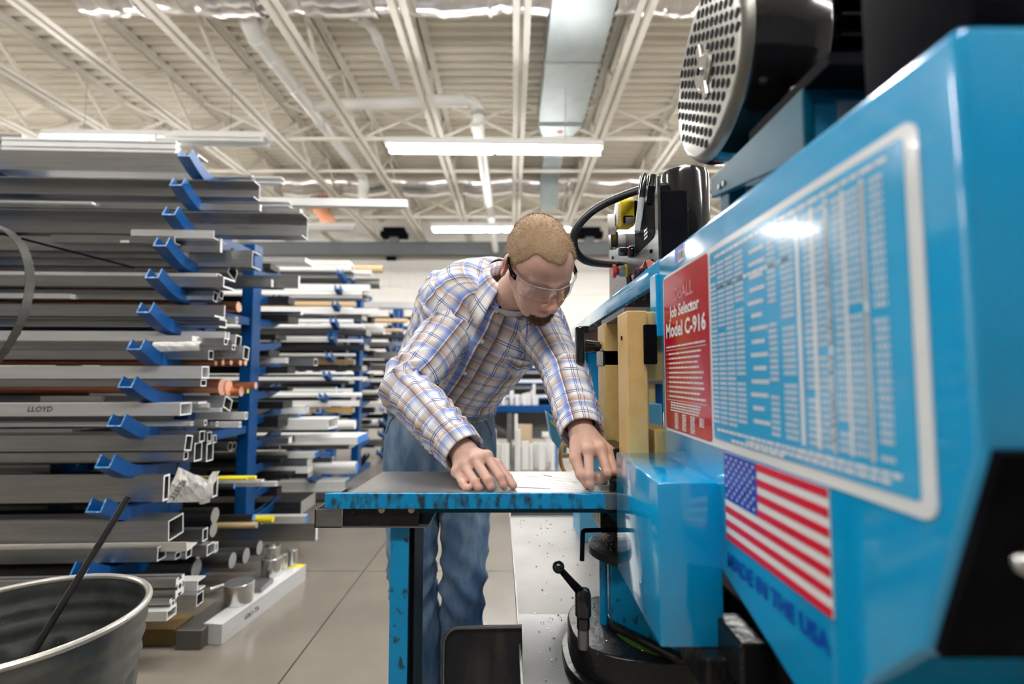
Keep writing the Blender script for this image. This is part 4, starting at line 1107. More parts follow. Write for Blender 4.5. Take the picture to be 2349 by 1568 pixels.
# ------------------------------------------------------------------ stock between and on the far racks
G4 = 'bars and tubes on the middle rack'
M2 = {'w': mat('pale satin aluminium', (.88, .88, .86), .5, .15, ((3, 50, 50), .5, (.76, .76, .75))), 'a': ALU, 'd': STEEL, 'g': STEELG, 'b': BRONZE, 'c': COPPER, 'y': BRASS, 'p': WHITE}
NM = {'w': 'bright aluminium', 'a': 'grey aluminium', 'd': 'dark steel', 'g': 'grey steel', 'b': 'tan', 'c': 'copper', 'y': 'brass', 'p': 'white'}
SH = {'tube': 'rectangular tube', 'pipe': 'round tube', 'round': 'round bar', 'bar': 'flat bar', 'chan': 'channel', 'angle2': 'angle', 'chanb': 'channel'}
far = [ # kind, xr, yt, yb, Y, depth, colour, where
 ('bar', 700, 590, 600, 4.1, .2, 'a', 'lying topmost behind the blue post'), ('bar', 800, 597, 606, 5.0, .15, 'w', 'topmost beside the wall'),
 ('tube', 806, 607, 620, 4.3, .12, 'p', 'under the topmost flat'), ('chan', 806, 621, 637, 4.25, .1, 'a', 'below the white tube'),
 ('pipe', 877, 607, 624, 5.4, .08, 'b', 'sticking out highest beside the wall'), ('pipe', 851, 619, 631, 5.3, .06, 'w', 'under the tan tube'),
 ('round', 870, 637, 660, 5.4, .1, 'g', 'sticking out farthest near the wall'), ('tube', 846, 652, 667, 4.6, .08, 'w', 'at the second arm'),
 ('bar', 684, 632, 660, 3.6, .03, 'a', 'wide and dark behind the blue post'), ('bar', 610, 640, 655, 3.45, .03, 'a', 'short and dark behind the blue post'),
 ('tube', 830, 668, 682, 4.5, .1, 'w', 'below the second arm'), ('chan', 840, 676, 686, 5.0, .1, 'a', 'tucked behind the second arm'),
 ('round', 814, 690, 703, 4.4, .05, 'b', 'at the third arm'), ('tube', 868, 707, 720, 4.75, .06, 'w', 'reaching past the third arm'), ('round', 808, 704, 709, 4.3, .03, 'w', 'thin under the tan round'),
 ('bar', 690, 714, 721, 3.6, .04, 'a', 'thin behind the post'), ('bar', 830, 722, 732, 5.0, .2, 'd', 'lying dark under the third arm'),
 ('round', 809, 731, 741, 4.4, .04, 'w', 'at the fourth arm'), ('round', 834, 742, 754, 4.4, .05, 'w', 'lower at the fourth arm'), ('pipe', 878, 742, 766, 5.2, .1, 'p', 'wrapped in film by the rear post'),
 ('bar', 840, 756, 768, 4.9, .2, 'd', 'deep in shadow under the fourth arm'),
 ('tube', 770, 771, 777, 4.2, .05, 'w', 'with a blue patch at the fifth arm'), ('bar', 830, 778, 784, 4.4, .05, 'w', 'carrying yellow stickers'), ('bar', 836, 790, 802, 4.9, .2, 'd', 'dark below the sticker bar'),
 ('round', 814, 810, 817, 4.4, .03, 'w', 'thin at the sixth arm'), ('tube', 655, 820, 832, 3.6, .05, 'w', 'short with blue tape near the post'), ('tube', 720, 822, 838, 3.9, .08, 'a', 'short with taped end'),
 ('bar', 812, 824, 836, 4.6, .05, 'y', 'thick at the sixth arm'), ('bar', 830, 838, 850, 4.9, .2, 'd', 'dark under the brass bar'),
 ('round', 810, 853, 859, 4.4, .03, 'w', 'thin at the seventh arm'), ('tube', 842, 864, 871, 4.7, .04, 'w', 'with a blue tip at the seventh arm'), ('bar', 760, 866, 870, 4.1, .08, 'g', 'low at the seventh arm'), ('bar', 800, 873, 880, 4.8, .2, 'd', 'dark under the seventh arm'),
 ('bar', 770, 887, 901, 3.95, .05, 'a', 'wide with a taped middle'), ('tube', 807, 891, 898, 4.5, .04, 'w', 'just past the sloping upright'), ('round', 828, 900, 910, 4.7, .05, 'w', 'resting at the eighth arm'), ('bar', 780, 902, 909, 4.2, .1, 'a', 'lying under the taped bar'),
 ('bar', 805, 912, 920, 4.9, .2, 'd', 'dark under the eighth arm'), ('tube', 820, 919, 931, 4.6, .08, 'p', 'pale below the eighth arm'), ('tube', 700, 930, 948, 3.8, .08, 'w', 'with blue end near the post'), ('bar', 810, 934, 946, 4.7, .06, 'y', 'slim at the ninth arm'),
 ('bar', 682, 950, 962, 3.8, .08, 'a', 'under the blue ended tube'), ('tube', 753, 961, 985, 3.7, .25, 'w', 'broad slab shaped, with a taped end'), ('round', 812, 964, 985, 4.2, .05, 'w', 'short and fat beside the slab'), ('bar', 820, 1002, 1019, 3.75, .32, 'w', 'widest plate, its cut end blue'),
 ('bar', 662, 1003, 1017, 3.5, .06, 'a', 'short on the widest plate'), ('pipe', 640, 1023, 1030, 3.45, .03, 'd', 'slim beside the post'), ('bar', 800, 1021, 1030, 4.0, .2, 'g', 'under the widest plate'),
 ('bar', 722, 1038, 1050, 3.7, .1, 'w', 'with blue tip below the widest plate'), ('bar', 705, 1052, 1068, 3.7, .1, 'a', 'stacked lower behind the post'), ('bar', 706, 1069, 1085, 3.7, .1, 'w', 'third of the low stack'),
 ('tube', 762, 1049, 1066, 3.85, .06, 'a', 'wrapped in clear film'), ('round', 815, 1060, 1088, 3.85, .06, 'w', 'fat with blue dyed end'), ('bar', 706, 1086, 1096, 3.7, .1, 'd', 'dark under the low stack'),
 ('chanb', 790, 1103, 1128, 3.55, .16, 'w', 'big at the lowest level'), ('chanb', 800, 1128, 1146, 3.5, .2, 'a', 'big under the other channel'), ('bar', 690, 1150, 1180, 3.7, .3, 'd', 'dark mass near the floor'),
]
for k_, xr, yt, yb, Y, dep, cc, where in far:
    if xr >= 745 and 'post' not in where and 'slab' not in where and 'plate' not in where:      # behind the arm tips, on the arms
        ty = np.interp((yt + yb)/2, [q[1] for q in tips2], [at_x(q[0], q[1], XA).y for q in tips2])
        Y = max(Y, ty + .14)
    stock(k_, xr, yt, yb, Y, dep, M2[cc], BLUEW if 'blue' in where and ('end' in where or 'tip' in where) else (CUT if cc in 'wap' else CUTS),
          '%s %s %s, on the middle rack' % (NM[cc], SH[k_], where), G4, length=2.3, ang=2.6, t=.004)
G5 = 'bars and tubes on the farthest rack'
ORD5 = ['first', 'second', 'third', 'fourth', 'fifth', 'sixth', 'seventh', 'eighth', 'ninth', 'tenth', 'eleventh', 'twelfth', 'thirteenth', 'fourteenth', 'fifteenth', 'sixteenth']
rest = [('tube', 960, 692, 707, 'a', .14), ('pipe', 934, 730, 740, 'b', .07), ('pipe', 922, 753, 762, 'b', .07), ('bar', 950, 766, 775, 'd', .3), ('bar', 930, 784, 793, 'a', .1), ('tube', 930, 806, 822, 'a', .12), ('bar', 940, 825, 834, 'd', .3),
        ('bar', 925, 836, 850, 'a', .1), ('tube', 893, 868, 875, 'w', .05), ('pipe', 880, 893, 905, 'w', .07), ('bar', 940, 876, 888, 'd', .3), ('tube', 910, 924, 946, 'w', .1), ('round', 866, 962, 978, 'w', .1), ('bar', 920, 1008, 1024, 'a', .1)]
for i, (k_, xr, yt, yb, cc, dep) in enumerate(rest):
    stock(k_, xr, yt, yb, 6.75 + .02*(i % 4), dep, M2[cc], CUT, '%s %s, %s piece from the top of the farthest rack' % (NM[cc], SH[k_], ORD5[i]), G5, length=2.6, ang=2.6)
# deep rows, coloured near black to stand for the shade between the others
random.seed(77)
G6 = 'shadowed stock deep in the racks'
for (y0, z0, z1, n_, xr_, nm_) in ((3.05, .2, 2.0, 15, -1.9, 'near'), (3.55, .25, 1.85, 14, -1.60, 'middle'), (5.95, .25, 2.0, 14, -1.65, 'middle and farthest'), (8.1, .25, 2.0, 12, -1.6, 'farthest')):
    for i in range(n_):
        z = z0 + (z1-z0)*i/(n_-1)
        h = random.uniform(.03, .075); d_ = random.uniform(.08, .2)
        o = MB().box((-2.6, 0, 0), (0, d_, h)).build('flat_bar', [mat('shade black steel', (.010, .010, .011), .5, .2)], bevel=0)
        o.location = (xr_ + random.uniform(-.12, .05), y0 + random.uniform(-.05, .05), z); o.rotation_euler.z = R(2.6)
        tag(o, 'dark steel flat bar blackened as shade deep in the %s rack' % nm_, 'flat bar', G6 + ' (' + nm_ + ')')


# ================================================================== FLOOR AND BENCH ITEMS
# --- galvanised can at the lower left
CC = Vector((-1.222, 1.275, 0)); RT = .268; HT = .50
can = thing('steel_can', CC, 'galvanised ribbed steel scrap can at the lower left corner', 'bin')
GC = mat('dull galvanised steel', (.17, .18, .175), .36, .75, ((12, 12, 12), .7, (.085, .09, .085)), ((40, 40, 40), .15))
mb = MB(); n = 96; prof = []
for i in range(41):
    h = HT*i/40; r = RT - .055*(1 - h/HT)
    for q in (.36, .41, .455): r += .006*math.exp(-((h-q)/.010)**2)
    prof.append((r, h))
vs = []
for s_ in (0, -.003):
    for r, h in prof:
        for j in range(n):
            a = 2*pi*j/n
            fl_ = .005*(1 if sin(a*24) > 0 else -1) * (1 if .05 < h < .33 else 0)
            vs.append((CC.x + (r + fl_ + s_)*cos(a), CC.y + (r + fl_ + s_)*sin(a), h))
K = len(prof)
fs = []
for l in (0, 1):
    for i in range(K-1):
        for j in range(n):
            b = l*K*n; f_ = (b+i*n+j, b+i*n+(j+1) % n, b+(i+1)*n+(j+1) % n, b+(i+1)*n+j); fs.append(f_)
mb.add(vs, fs); mb.build('can_wall', GC, can, smooth=True, autosmooth=50)
MB().tube([(CC.x + RT*cos(2*pi*j/64), CC.y + RT*sin(2*pi*j/64), HT) for j in range(65)], .0085, 10, False).build('rolled_rim', mat('worn rim', (.62, .60, .55), .35, .7), can, smooth=True)
MB().cyl((CC.x, CC.y, .012), (CC.x, CC.y, .02), RT-.056, 48).build('can_bottom', GC, can)
random.seed(9); mb = MB()
for i in range(500):
    a = random.uniform(0, 2*pi); r_ = (RT-.03)*math.sqrt(random.random()); p = Vector((CC.x + r_*cos(a), CC.y + r_*sin(a), .10 + random.uniform(0, .05)))
    d = Vector((random.uniform(-1,1), random.uniform(-1,1), random.uniform(-.2,1)))*random.uniform(.006, .02)
    mb.bar(p, p+d, .002, .001)
tag(mb.build('metal_chips', SHINY, can), kind='stuff')
MB().lathe([(0, .0), (RT-.06, .0), (RT-.05, .02), (0, .05)], (CC.x, CC.y, .06), (0,0,1), 40).build('scrap_heap', OILY, can, smooth=True)
random.seed(19); mb = MB()
for i in range(260):     # curls stuck to the inner wall
    a = random.uniform(.1, 2.9); h = random.uniform(.26, .46); r_ = RT - .055*(1-h/HT) - .006
    p = Vector((CC.x + r_*cos(a), CC.y + r_*sin(a), h)); d = Vector((random.uniform(-1,1), random.uniform(-1,.2), random.uniform(-.6,.6)))*random.uniform(.002, .007)
    mb.bar(p, p+d, .0012, .0008)
tag(mb.build('stuck_swarf', SHINY, can), kind='stuff')
a, b = at_y(294, 1139, 1.33), Vector((CC.x - .11, 1.20, .10))
a, b = at_y(294, 1139, 1.40), at_y(70, 1505, 1.24)
tag(MB().tube([a, b], .0085, 12).build('steel_rod', RUBBER, smooth=True, origin=b), 'thin black rod standing slanted in the steel can', 'rod')

# --- hanging saw blade coil at the left edge
bl = thing('blade_coil', (-2.0, 1.72, 1.0), 'coiled band saw blade hanging in front of the near rack at the left edge', 'saw blade')
BLD = mat('blade steel', (.028, .028, .025), .4, .3, ((30,30,30), .4, (.05,.05,.045)))
def ribbon(c, rx, rz, w, tilt, name):
    mb = MB(); N = 120; vs = []
    for i in range(N):
        a = 2*pi*i/N; p = Vector((c.x + rx*cos(a), c.y + .05*sin(a)*tilt, c.z + rz*sin(a)))
        for s_ in (-1, 1):
            o_ = .0035 if (s_ > 0 and i % 2) else 0
            vs.append(p + Vector((0, s_*(w/2 + o_), s_*w*.12)))
            vs.append(p + Vector((.0012*cos(a), s_*(w/2 + o_), s_*w*.12 + .0012*sin(a))))
    for i in range(N):
        j = (i+1) % N; b = 4*i; e = 4*j
        mb.add([vs[b], vs[b+2], vs[e+2], vs[e], vs[b+1], vs[b+3], vs[e+3], vs[e+1]], [(0,1,2,3), (7,6,5,4), (0,3,7,4), (2,1,5,6)])
    mb.build(name, BLD, bl)
ctr = at_y(-118, 712, 1.72)
ribbon(ctr, .262, .33, .034, 1.6, 'blade_loop')
MB().tube(fillet([ctr + Vector((0, -.02, .322)), ctr + Vector((0, .10, .315)), (ctr.x, 2.55, ctr.z + .33)], .03), .005, 8).build('hook', BLACK, bl, smooth=True)

# --- machined stock on the floor by the near rack
nb = at_z(508, 1479, 0); fb_ = at_z(701, 1330, 0)
w_ = .082; hgt = .082
dirv = (fb_ - nb); L = dirv.length; yaw = math.atan2(dirv.x, dirv.y)
sx_ = Vector((-cos(yaw), sin(yaw), 0))*w_
MB_ = MB().prism([nb, nb + sx_, fb_ + sx_, fb_], (0, 0, hgt))
o = MB_.build('aluminium_bar', mat('pale bar aluminium', (.74, .745, .75), .5, .35, ((40, 3, 40), .5, (.62, .63, .64)), ((120, 6, 120), .1)), origin=nb, bevel=.001)
tag(o, 'long square aluminium bar lying on the floor, pointing away beside the aisle', 'metal bar')
tx = textmesh('6061-T6', 'stamp', INK, None, frame(nb + dirv*.22 + Vector((.0008, 0, .03)), dirv, (0,0,1)), .03, 'LEFT', 0, .0003); tx.data.transform(Matrix.Translation(-nb)); tx.parent = o
MB().prism([fb_ + Vector((0,0,hgt+.0004)), fb_ + sx_ + Vector((0,0,hgt+.0004)), fb_ + sx_ - dirv*.10 + Vector((0,0,hgt+.0004)), fb_ - dirv*.06 + Vector((0,0,hgt+.0004))], (0,0,.0004)).build('yellow_mark', YELW, o)
n2 = at_z(461, 1490, 0)
o = MB().prism([n2, n2 + Vector((-.105, 0, 0)), n2 + Vector((-.085, .75, 0)), n2 + Vector((.02, .75, 0))], (0, 0, .075)).build('steel_block', mat('dark block steel', (.13, .12, .11), .45, .6), origin=n2, bevel=.002)
tag(o, 'dark steel block lying beside the long square aluminium bar', 'metal block')
base_y = n2.y
def plate(x0, x1, y0, y1, z0, z1, nm, m_, label, cat):
    c = ((x0+x1)/2, (y0+y1)/2, z0)
    return tag(MB().box((x0, y0, z0), (x1, y1, z1)).build(nm, m_, origin=c, bevel=.002), label, cat)
plate(n2.x-.42, n2.x-.13, n2.y+.03, n2.y+.16, 0, .065, 'wood_block', mat('ochre wood', (.16, .10, .03), .7), 'dark yellow wooden block in the shadow under the rack', 'block')
q = at_z(530, 1394, .082)
disc = thing('steel_disc', (q.x, q.y+.07, .082), 'short fat turned steel disc standing on the aluminium bar', 'metal disc')
def turned(t, c, r, h, seg=36):
    MB().lathe([(0, 0), (r-.002, 0), (r, .002), (r, h-.002), (r-.002, h), (0, h)], c, (0,0,1), seg).build('turned_body', [SHINY], t, smooth=True)
    MB().lathe([(0, h+.0003), (r*.96, h+.0003)], c, (0,0,1), seg).build('faced_top', STEELG, t)
turned(disc, (q.x, q.y+.062, .082), .062, .088)
q2 = at_z(612, 1326, .082)
tc_ = thing('steel_cylinder', (q2.x, q2.y+.05, .082), 'tall stepped shiny steel cylinder standing on the floor stock', 'metal cylinder')
turned(tc_, (q2.x, q2.y+.05, .05), .05, .12); 
MB().lathe([(0, .17), (.036, .17), (.038, .172), (.038, .225), (.036, .227), (.025, .227), (.025, .21), (0, .21)], (q2.x, q2.y+.05, .0), (0,0,1), 30).build('upper_step', SHINY, tc_, smooth=True)
for i, (px, py, r_, h_, lb) in enumerate(((647, 1306, .02, .075, 'small shiny steel cylinder behind the tall stepped one'), (668, 1300, .022, .085, 'small steel ring at the far end of the aluminium bar'), (657, 1298, .016, .06, 'smallest steel plug between two little cylinders'))):
    q3 = at_z(px, py, .082); t = thing('steel_plug', (q3.x, q3.y+.02+.05*(i == 2), .082), lb, 'metal plug'); turned(t, (q3.x, q3.y+.02+.05*(i == 2), .082), r_, h_, 20)
q4 = at_z(555, 1366, .082)
plate(q4.x-.02, q4.x+.075, q4.y+.03, q4.y+.15, .075, .105, 'steel_slab', STEELG, 'grey steel slab tilted behind the fat disc', 'metal slab')
q5 = at_z(475, 1370, .09)
a, b = at_y(478, 1354, q5.y), at_y(528, 1338, q5.y + .15)
tag(MB().tube([a, b], .012, 14).build('steel_pin', SHINY, origin=a, smooth=True), 'thin bright steel pin lying beside the fat disc', 'metal pin')

# --- paper wrapped on the eleventh arm, and paper roll on the seventh
def crumple(pts_px, Y, nx, ny, amp, seed, m_, name, label, cat, bulge=.0):
    """sheet spanned by four corner pixels at depth Y, crumpled"""
    random.seed(seed); c = [at_y(px, py, Y) for px, py in pts_px]
    mb = MB(); vs = []
    for j in range(ny+1):
        for i in range(nx+1):
            u, v = i/nx, j/ny
            p = (c[0]*(1-u) + c[1]*u)*(1-v) + (c[3]*(1-u) + c[2]*u)*v
            vs.append(p + Vector((random.uniform(-1,1)*amp*.5, random.uniform(-1,1)*amp - bulge*sin(pi*v), random.uniform(-1,1)*amp*.5)))
    W_ = nx+1
    mb.add(vs, [(j*W_+i, j*W_+i+1, (j+1)*W_+i+1, (j+1)*W_+i) for j in range(ny) for i in range(nx)])
    mb.add([Vector(v) + Vector((0, .0015, 0)) for v in vs], [(j*W_+i, (j+1)*W_+i, (j+1)*W_+i+1, j*W_+i+1) for j in range(ny) for i in range(nx)])
    o = mb.build(name, m_, origin=tuple(c[3]), smooth=False)
    return tag(o, label, cat)
yp = lev(11, .05) - .012
ow = crumple([(408, 1072), (478, 1100), (470, 1150), (384, 1152)], yp, 9, 7, .004, 5, PAPER, 'paper_wrap', 'crumpled printed paper wrapped round the tall tube of the eleventh arm', 'paper', .012)
crumple([(486, 1082), (503, 1080), (480, 1152), (457, 1156)], yp + .10, 4, 8, .004, 6, WHITE, 'masking_tape', 'torn white tape strip beside the crumpled printed paper', 'tape', .006)
p = at_y(398, 1148, yp - .022); tx = textmesh('325526', 'print', INK, None, frame(p, (.55, 0, .83), (-.83, 0, .55)), .034, 'LEFT', 0, .0004); tx.data.transform(Matrix.Translation(-Vector(ow.location))); tx.parent = ow
mb = MB()
for k in range(7):
    p0 = at_y(412 + k*5, 1140 - k*1.5, yp - .022); mb.bar(p0, p0 + Vector((.025, 0, .05)), .0012, .0004, up=(0,1,0))
mb2 = mb.build('print_lines', INK, ow)
crumple([(352, 783), (462, 783), (458, 803), (356, 806)], lev(7, .1) - .03, 10, 4, .0025, 8, PAPER, 'paper_roll', 'paper roll with handwriting tucked behind the seventh arm', 'paper', .012)
a = at_y(545, 830, 4.6)

# --- sticker on the fourth arm strip, notes on the middle rack
o = MB().box((0,0,0), (.045, .001, .012)).build('paper_sticker', PAPER); q = at_y(276, 556, lev(4, -.1) - .035); o.location = q; tag(o, 'small paper sticker on the thin sheet strip', 'sticker')

# --- bench with offcuts behind the man
yb0 = 6.2
zs = at_y(1190, 930, yb0).z; zl = at_y(1190, 945, yb0).z
x0, x1 = at_y(1085, 935, yb0).x, at_y(1290, 935, yb0).x
bench = thing('work_bench', ((x0+x1)/2, yb0, 0), 'blue steel bench with standing offcuts, seen between the man\'s arms', 'bench')
MB().box((x0, yb0, zl), (x1, yb0+.6, zs)).build('bench_top', RBLUE, bench, bevel=.003)
for x in (x0+.06, (x0+x1)/2-.10, x1-.08):
    MB().box((x-.03, yb0+.04, 0), (x+.03, yb0+.1, zl)).build('leg', RBLUE if x < x0+.1 else STEELG, bench)
    MB().box((x-.03, yb0+.5, 0), (x+.03, yb0+.56, zl+1.0)).build('rear_post', STEELG, bench)
MB().bar((x0+.06, yb0+.3, zl-.05), (x1-.4, yb0+.3, .15), .04, .04).build('diagonal_brace', STEELG, bench)
MB().box((x0, yb0+.57, .25), (x1, yb0+.585, zl+.55)).build('back_sheet', mat('dusty grey sheet', (.22, .21, .20), .6, 0, ((3,3,3), .6, (.32,.31,.29))), bench)
for i, (ya_, h_) in enumerate(((916, 6), (881, 5), (846, 6))):
    z = at_y(1190, ya_, yb0+.2).z
    MB().box((x0, yb0+.25, z), (x1, yb0+.57, z+.02)).build('shelf', RBLUE, bench)
SHW = mat('plain offcut', (.84, .84, .82), .5, .2)
G7 = 'aluminium offcuts standing on the bench'
random.seed(40)
onb = [(1155, 905, 8), (1163, 917, 4), (1174, 896, 10), (1186, 904, 9), (1192, 918, 5), (1196, 909, 7), (1203, 902, 9), (1213, 900, 10), (1220, 895, 5), (1225, 880, 6), (1232, 909, 6)]
nth = ['first', 'second', 'third', 'fourth', 'fifth', 'sixth', 'seventh', 'eighth', 'ninth', 'tenth', 'eleventh', 'twelfth', 'thirteenth', 'fourteenth', 'fifteenth', 'sixteenth']
for i, (px, py, w) in enumerate(onb):
    a = at_y(px, py, yb0+.1); hw_ = w/1150*6.3/2
    o = MB().box((-hw_, 0, 0), (hw_, .06, a.z - zs)).build('offcut_block', SHW, bevel=.002); o.location = (a.x, yb0 + .08 + .05*(i % 3), zs)
    tag(o, 'white aluminium offcut standing on the blue bench, %s from its left end' % nth[i], 'offcut', G7)
a = at_y(1140, 912, yb0+.12); o = thing('white_jug', (a.x, yb0+.12, zs), 'round white jug at the left end of the blue bench', 'jug')
MB().lathe([(0, 0), (.05, 0), (.055, .02), (.055, .12), (.035, .16), (.018, .18), (.018, .20), (0, .20)], (a.x, yb0+.12, zs), (0,0,1), 20).build('jug_body', WHITE, o, smooth=True)
MB().cyl((a.x, yb0+.12, zs+.2), (a.x, yb0+.12, zs+.22), .02, 12).build('cap', REDP, o)
G8 = 'aluminium offcuts standing on the floor'
onf = [(1143, 1016, 9, 6.0), (1153, 1018, 6, 5.9), (1163, 1016, 12, 5.9), (1184, 950, 7, 5.85), (1191, 985, 7, 5.8), (1205, 1012, 17, 5.9), (1219, 1018, 8, 5.9), (1229, 1015, 10, 6.0), (1243, 1016, 14, 5.9), (1252, 1018, 7, 6.0), (1268, 1018, 9, 5.9), (1275, 1019, 4, 5.95), (1128, 985, 20, 6.1)]
for i, (px, py, w, Y) in enumerate(onf):
    a = at_y(px, py, Y); hw_ = w/1150*Y/2
    o = MB().box((-hw_, 0, 0), (hw_, .05, a.z)).build('offcut_plate', SHW if i != 11 else BLUEW, bevel=.002); o.location = (a.x, Y, 0)
    tag(o, ('tallest leaning ' if i == 3 else 'blue ' if i == 11 else 'white ') + 'plate offcut standing on the floor below the bench, %s from the jeans' % nth[i], 'offcut', G8)
a = at_y(1203, 985, 6.1); o = MB().box((-.09, 0, 0), (.09, .1, .26)).build('cardboard_box', mat('cardboard', (.55, .42, .28), .8)); o.location = (a.x, 6.06, a.z-.2); 
o2 = MB().box((-.14, 0, 0), (.14, .2, a.z-.2)).build('crate', mat('dark crate', (.06,.06,.06), .7), bevel=.004); o2.location = (a.x, 6.04, 0)
tag(o2, 'dark crate under the bench carrying the cardboard box', 'crate'); tag(o, 'tan cardboard box on the dark crate under the bench', 'box')
a = at_y(1266, 1003, 5.95); o = MB().box((-.10, 0, 0), (.10, .12, .06)).box((-.06, .02, -.3), (.06, .10, 0)).build('white_tote', WHITE, bevel=.004); o.location = (a.x, 6.2, a.z-.03)
tag(o, 'white flat offcut lying across the standing plates below the bench', 'offcut')
G9 = 'bars on the shelves over the bench'
for i, (ya, yb_, cc, w) in enumerate(((838, 843, 'w', 'top'), (849, 857, 'a', 'upper'), (870, 878, 'w', 'middle'), (884, 892, 'g', 'lower'), (905, 914, 'w', 'lowest'), (824, 832, 'a', 'very top'))):
    stock('tube', 1262, ya, yb_, yb0 + .3, .08, M2[cc], CUT, 'long %s bar on the shelves over the bench, %s row' % (NM[cc], w), G9, length=1.1, ang=0.0)
# pieces behind the ochre arms
t = thing('yellow_stand', (at_y(1493, 1000, 1.9).x, 1.9, 0), 'yellow and blue roller stand glimpsed behind the ochre arms', 'stand')
a = at_y(1489, 880, 1.9); MB().box((a.x, 1.9, 0), (a.x+.022, 1.94, a.z)).build('yellow_post', YELLOW, t)
MB().box((a.x+.024, 1.93, 0), (a.x+.06, 1.97, a.z)).build('blue_post', RBLUE, t)
MB().box((a.x-.02, 1.88, a.z), (a.x+.08, 1.98, a.z+.02)).build('top_plate', STEELG, t)

# ================================================================== THE MAN
def smin(a, b, k): 
    h = np.clip(.5 + .5*(b-a)/k, 0, 1); return b*(1-h) + a*h - k*h*(1-h)
def smax(a, b, k): return -smin(-a, -b, k)
def s_cone(P, a, b, r1, r2):
    a = np.array(a, float); b = np.array(b, float); ba = b-a; pa = P-a
    h = np.clip((pa@ba)/max(ba@ba, 1e-12), 0, 1)
    return np.linalg.norm(pa - h[:, None]*ba, axis=1) - (r1 + (r2-r1)*h)
def s_ell(P, c, r, rot=None):
    q = P - np.array(c, float)
    if rot is not None: q = q @ np.array(Euler(rot).to_matrix())
    r = np.array(r, float); k0 = np.linalg.norm(q/r, axis=1); k1 = np.linalg.norm(q/(r*r), axis=1) + 1e-9
    return k0*(k0-1)/k1
def surface_nets(f, lo, hi, h):
    """f: (N,3) -> distance.  returns vertices, quads"""
    lo = np.array(lo, float); n = np.ceil((np.array(hi)-lo)/h).astype(int) + 1
    g = np.stack(np.meshgrid(*[lo[i] + h*np.arange(n[i]) for i in range(3)], indexing='ij'), -1).reshape(-1, 3)
    V = f(g).reshape(n)
    S = V < 0
    cs = n - 1
    acc = np.zeros(tuple(cs) + (3,)); cnt = np.zeros(tuple(cs))
    corners = [(i, j, k) for i in (0, 1) for j in (0, 1) for k in (0, 1)]
    def sub(A, c): return A[c[0]:c[0]+cs[0], c[1]:c[1]+cs[1], c[2]:c[2]+cs[2]]
    for c in corners:
        for ax in range(3):
            if c[ax] == 0:
                d = list(c); d[ax] = 1
                va, vb = sub(V, c), sub(V, d); m = (va < 0) != (vb < 0)
                t = np.where(m, va/(va - vb + 1e-12), 0)
                for q in range(3):
                    acc[..., q] += np.where(m, c[q] + (t if q == ax else 0), 0)
                cnt += m
    act = cnt > 0; idx = -np.ones(tuple(cs), int); idx[act] = np.arange(act.sum())
    I = np.argwhere(act); vs = lo + h*(I + acc[act]/cnt[act][:, None])
    quads = []
    for ax in range(3):
        u, v = [(1, 2), (2, 0), (0, 1)][ax]
        sl = [slice(1, -1)]*3; sl[ax] = slice(0, -1)
        sh = list(sl); sh[ax] = slice(1, None)
        a, b = S[tuple(sl)], S[tuple(sh)]
        for flip, m in ((False, a & ~b), (True, ~a & b)):
            E = np.argwhere(m)
            if len(E) == 0: continue
            E = E + np.array([0 if q == ax else 1 for q in range(3)])
            def cell(du, dv):
                C = E.copy(); C[:, u] -= du; C[:, v] -= dv; return idx[C[:, 0], C[:, 1], C[:, 2]]
            q = np.stack([cell(1, 1), cell(0, 1), cell(0, 0), cell(1, 0)], 1)
            quads.append(q[:, ::-1] if flip else q)
    return vs, np.concatenate(quads)

man = thing('person', (-.2, 1.62, 0), 'man with cropped hair in a plaid shirt and jeans, bending over the saw table', 'person')
V3 = lambda *a: Vector(a)
# --- landmarks (world)
HEAD = at_y(1236, 610, 1.165)
NECKB = Vector((-.008, 1.375, 1.300))
SH_R = at_y(996, 712, 1.385); SH_L = at_y(1268, 742, 1.405)
EL_R = at_y(930, 886, 1.225);  EL_L = at_y(1299, 862, 1.225)
WR_R = at_y(1066, 1040, 1.055); WR_L = at_y(1336, 996, 1.050)
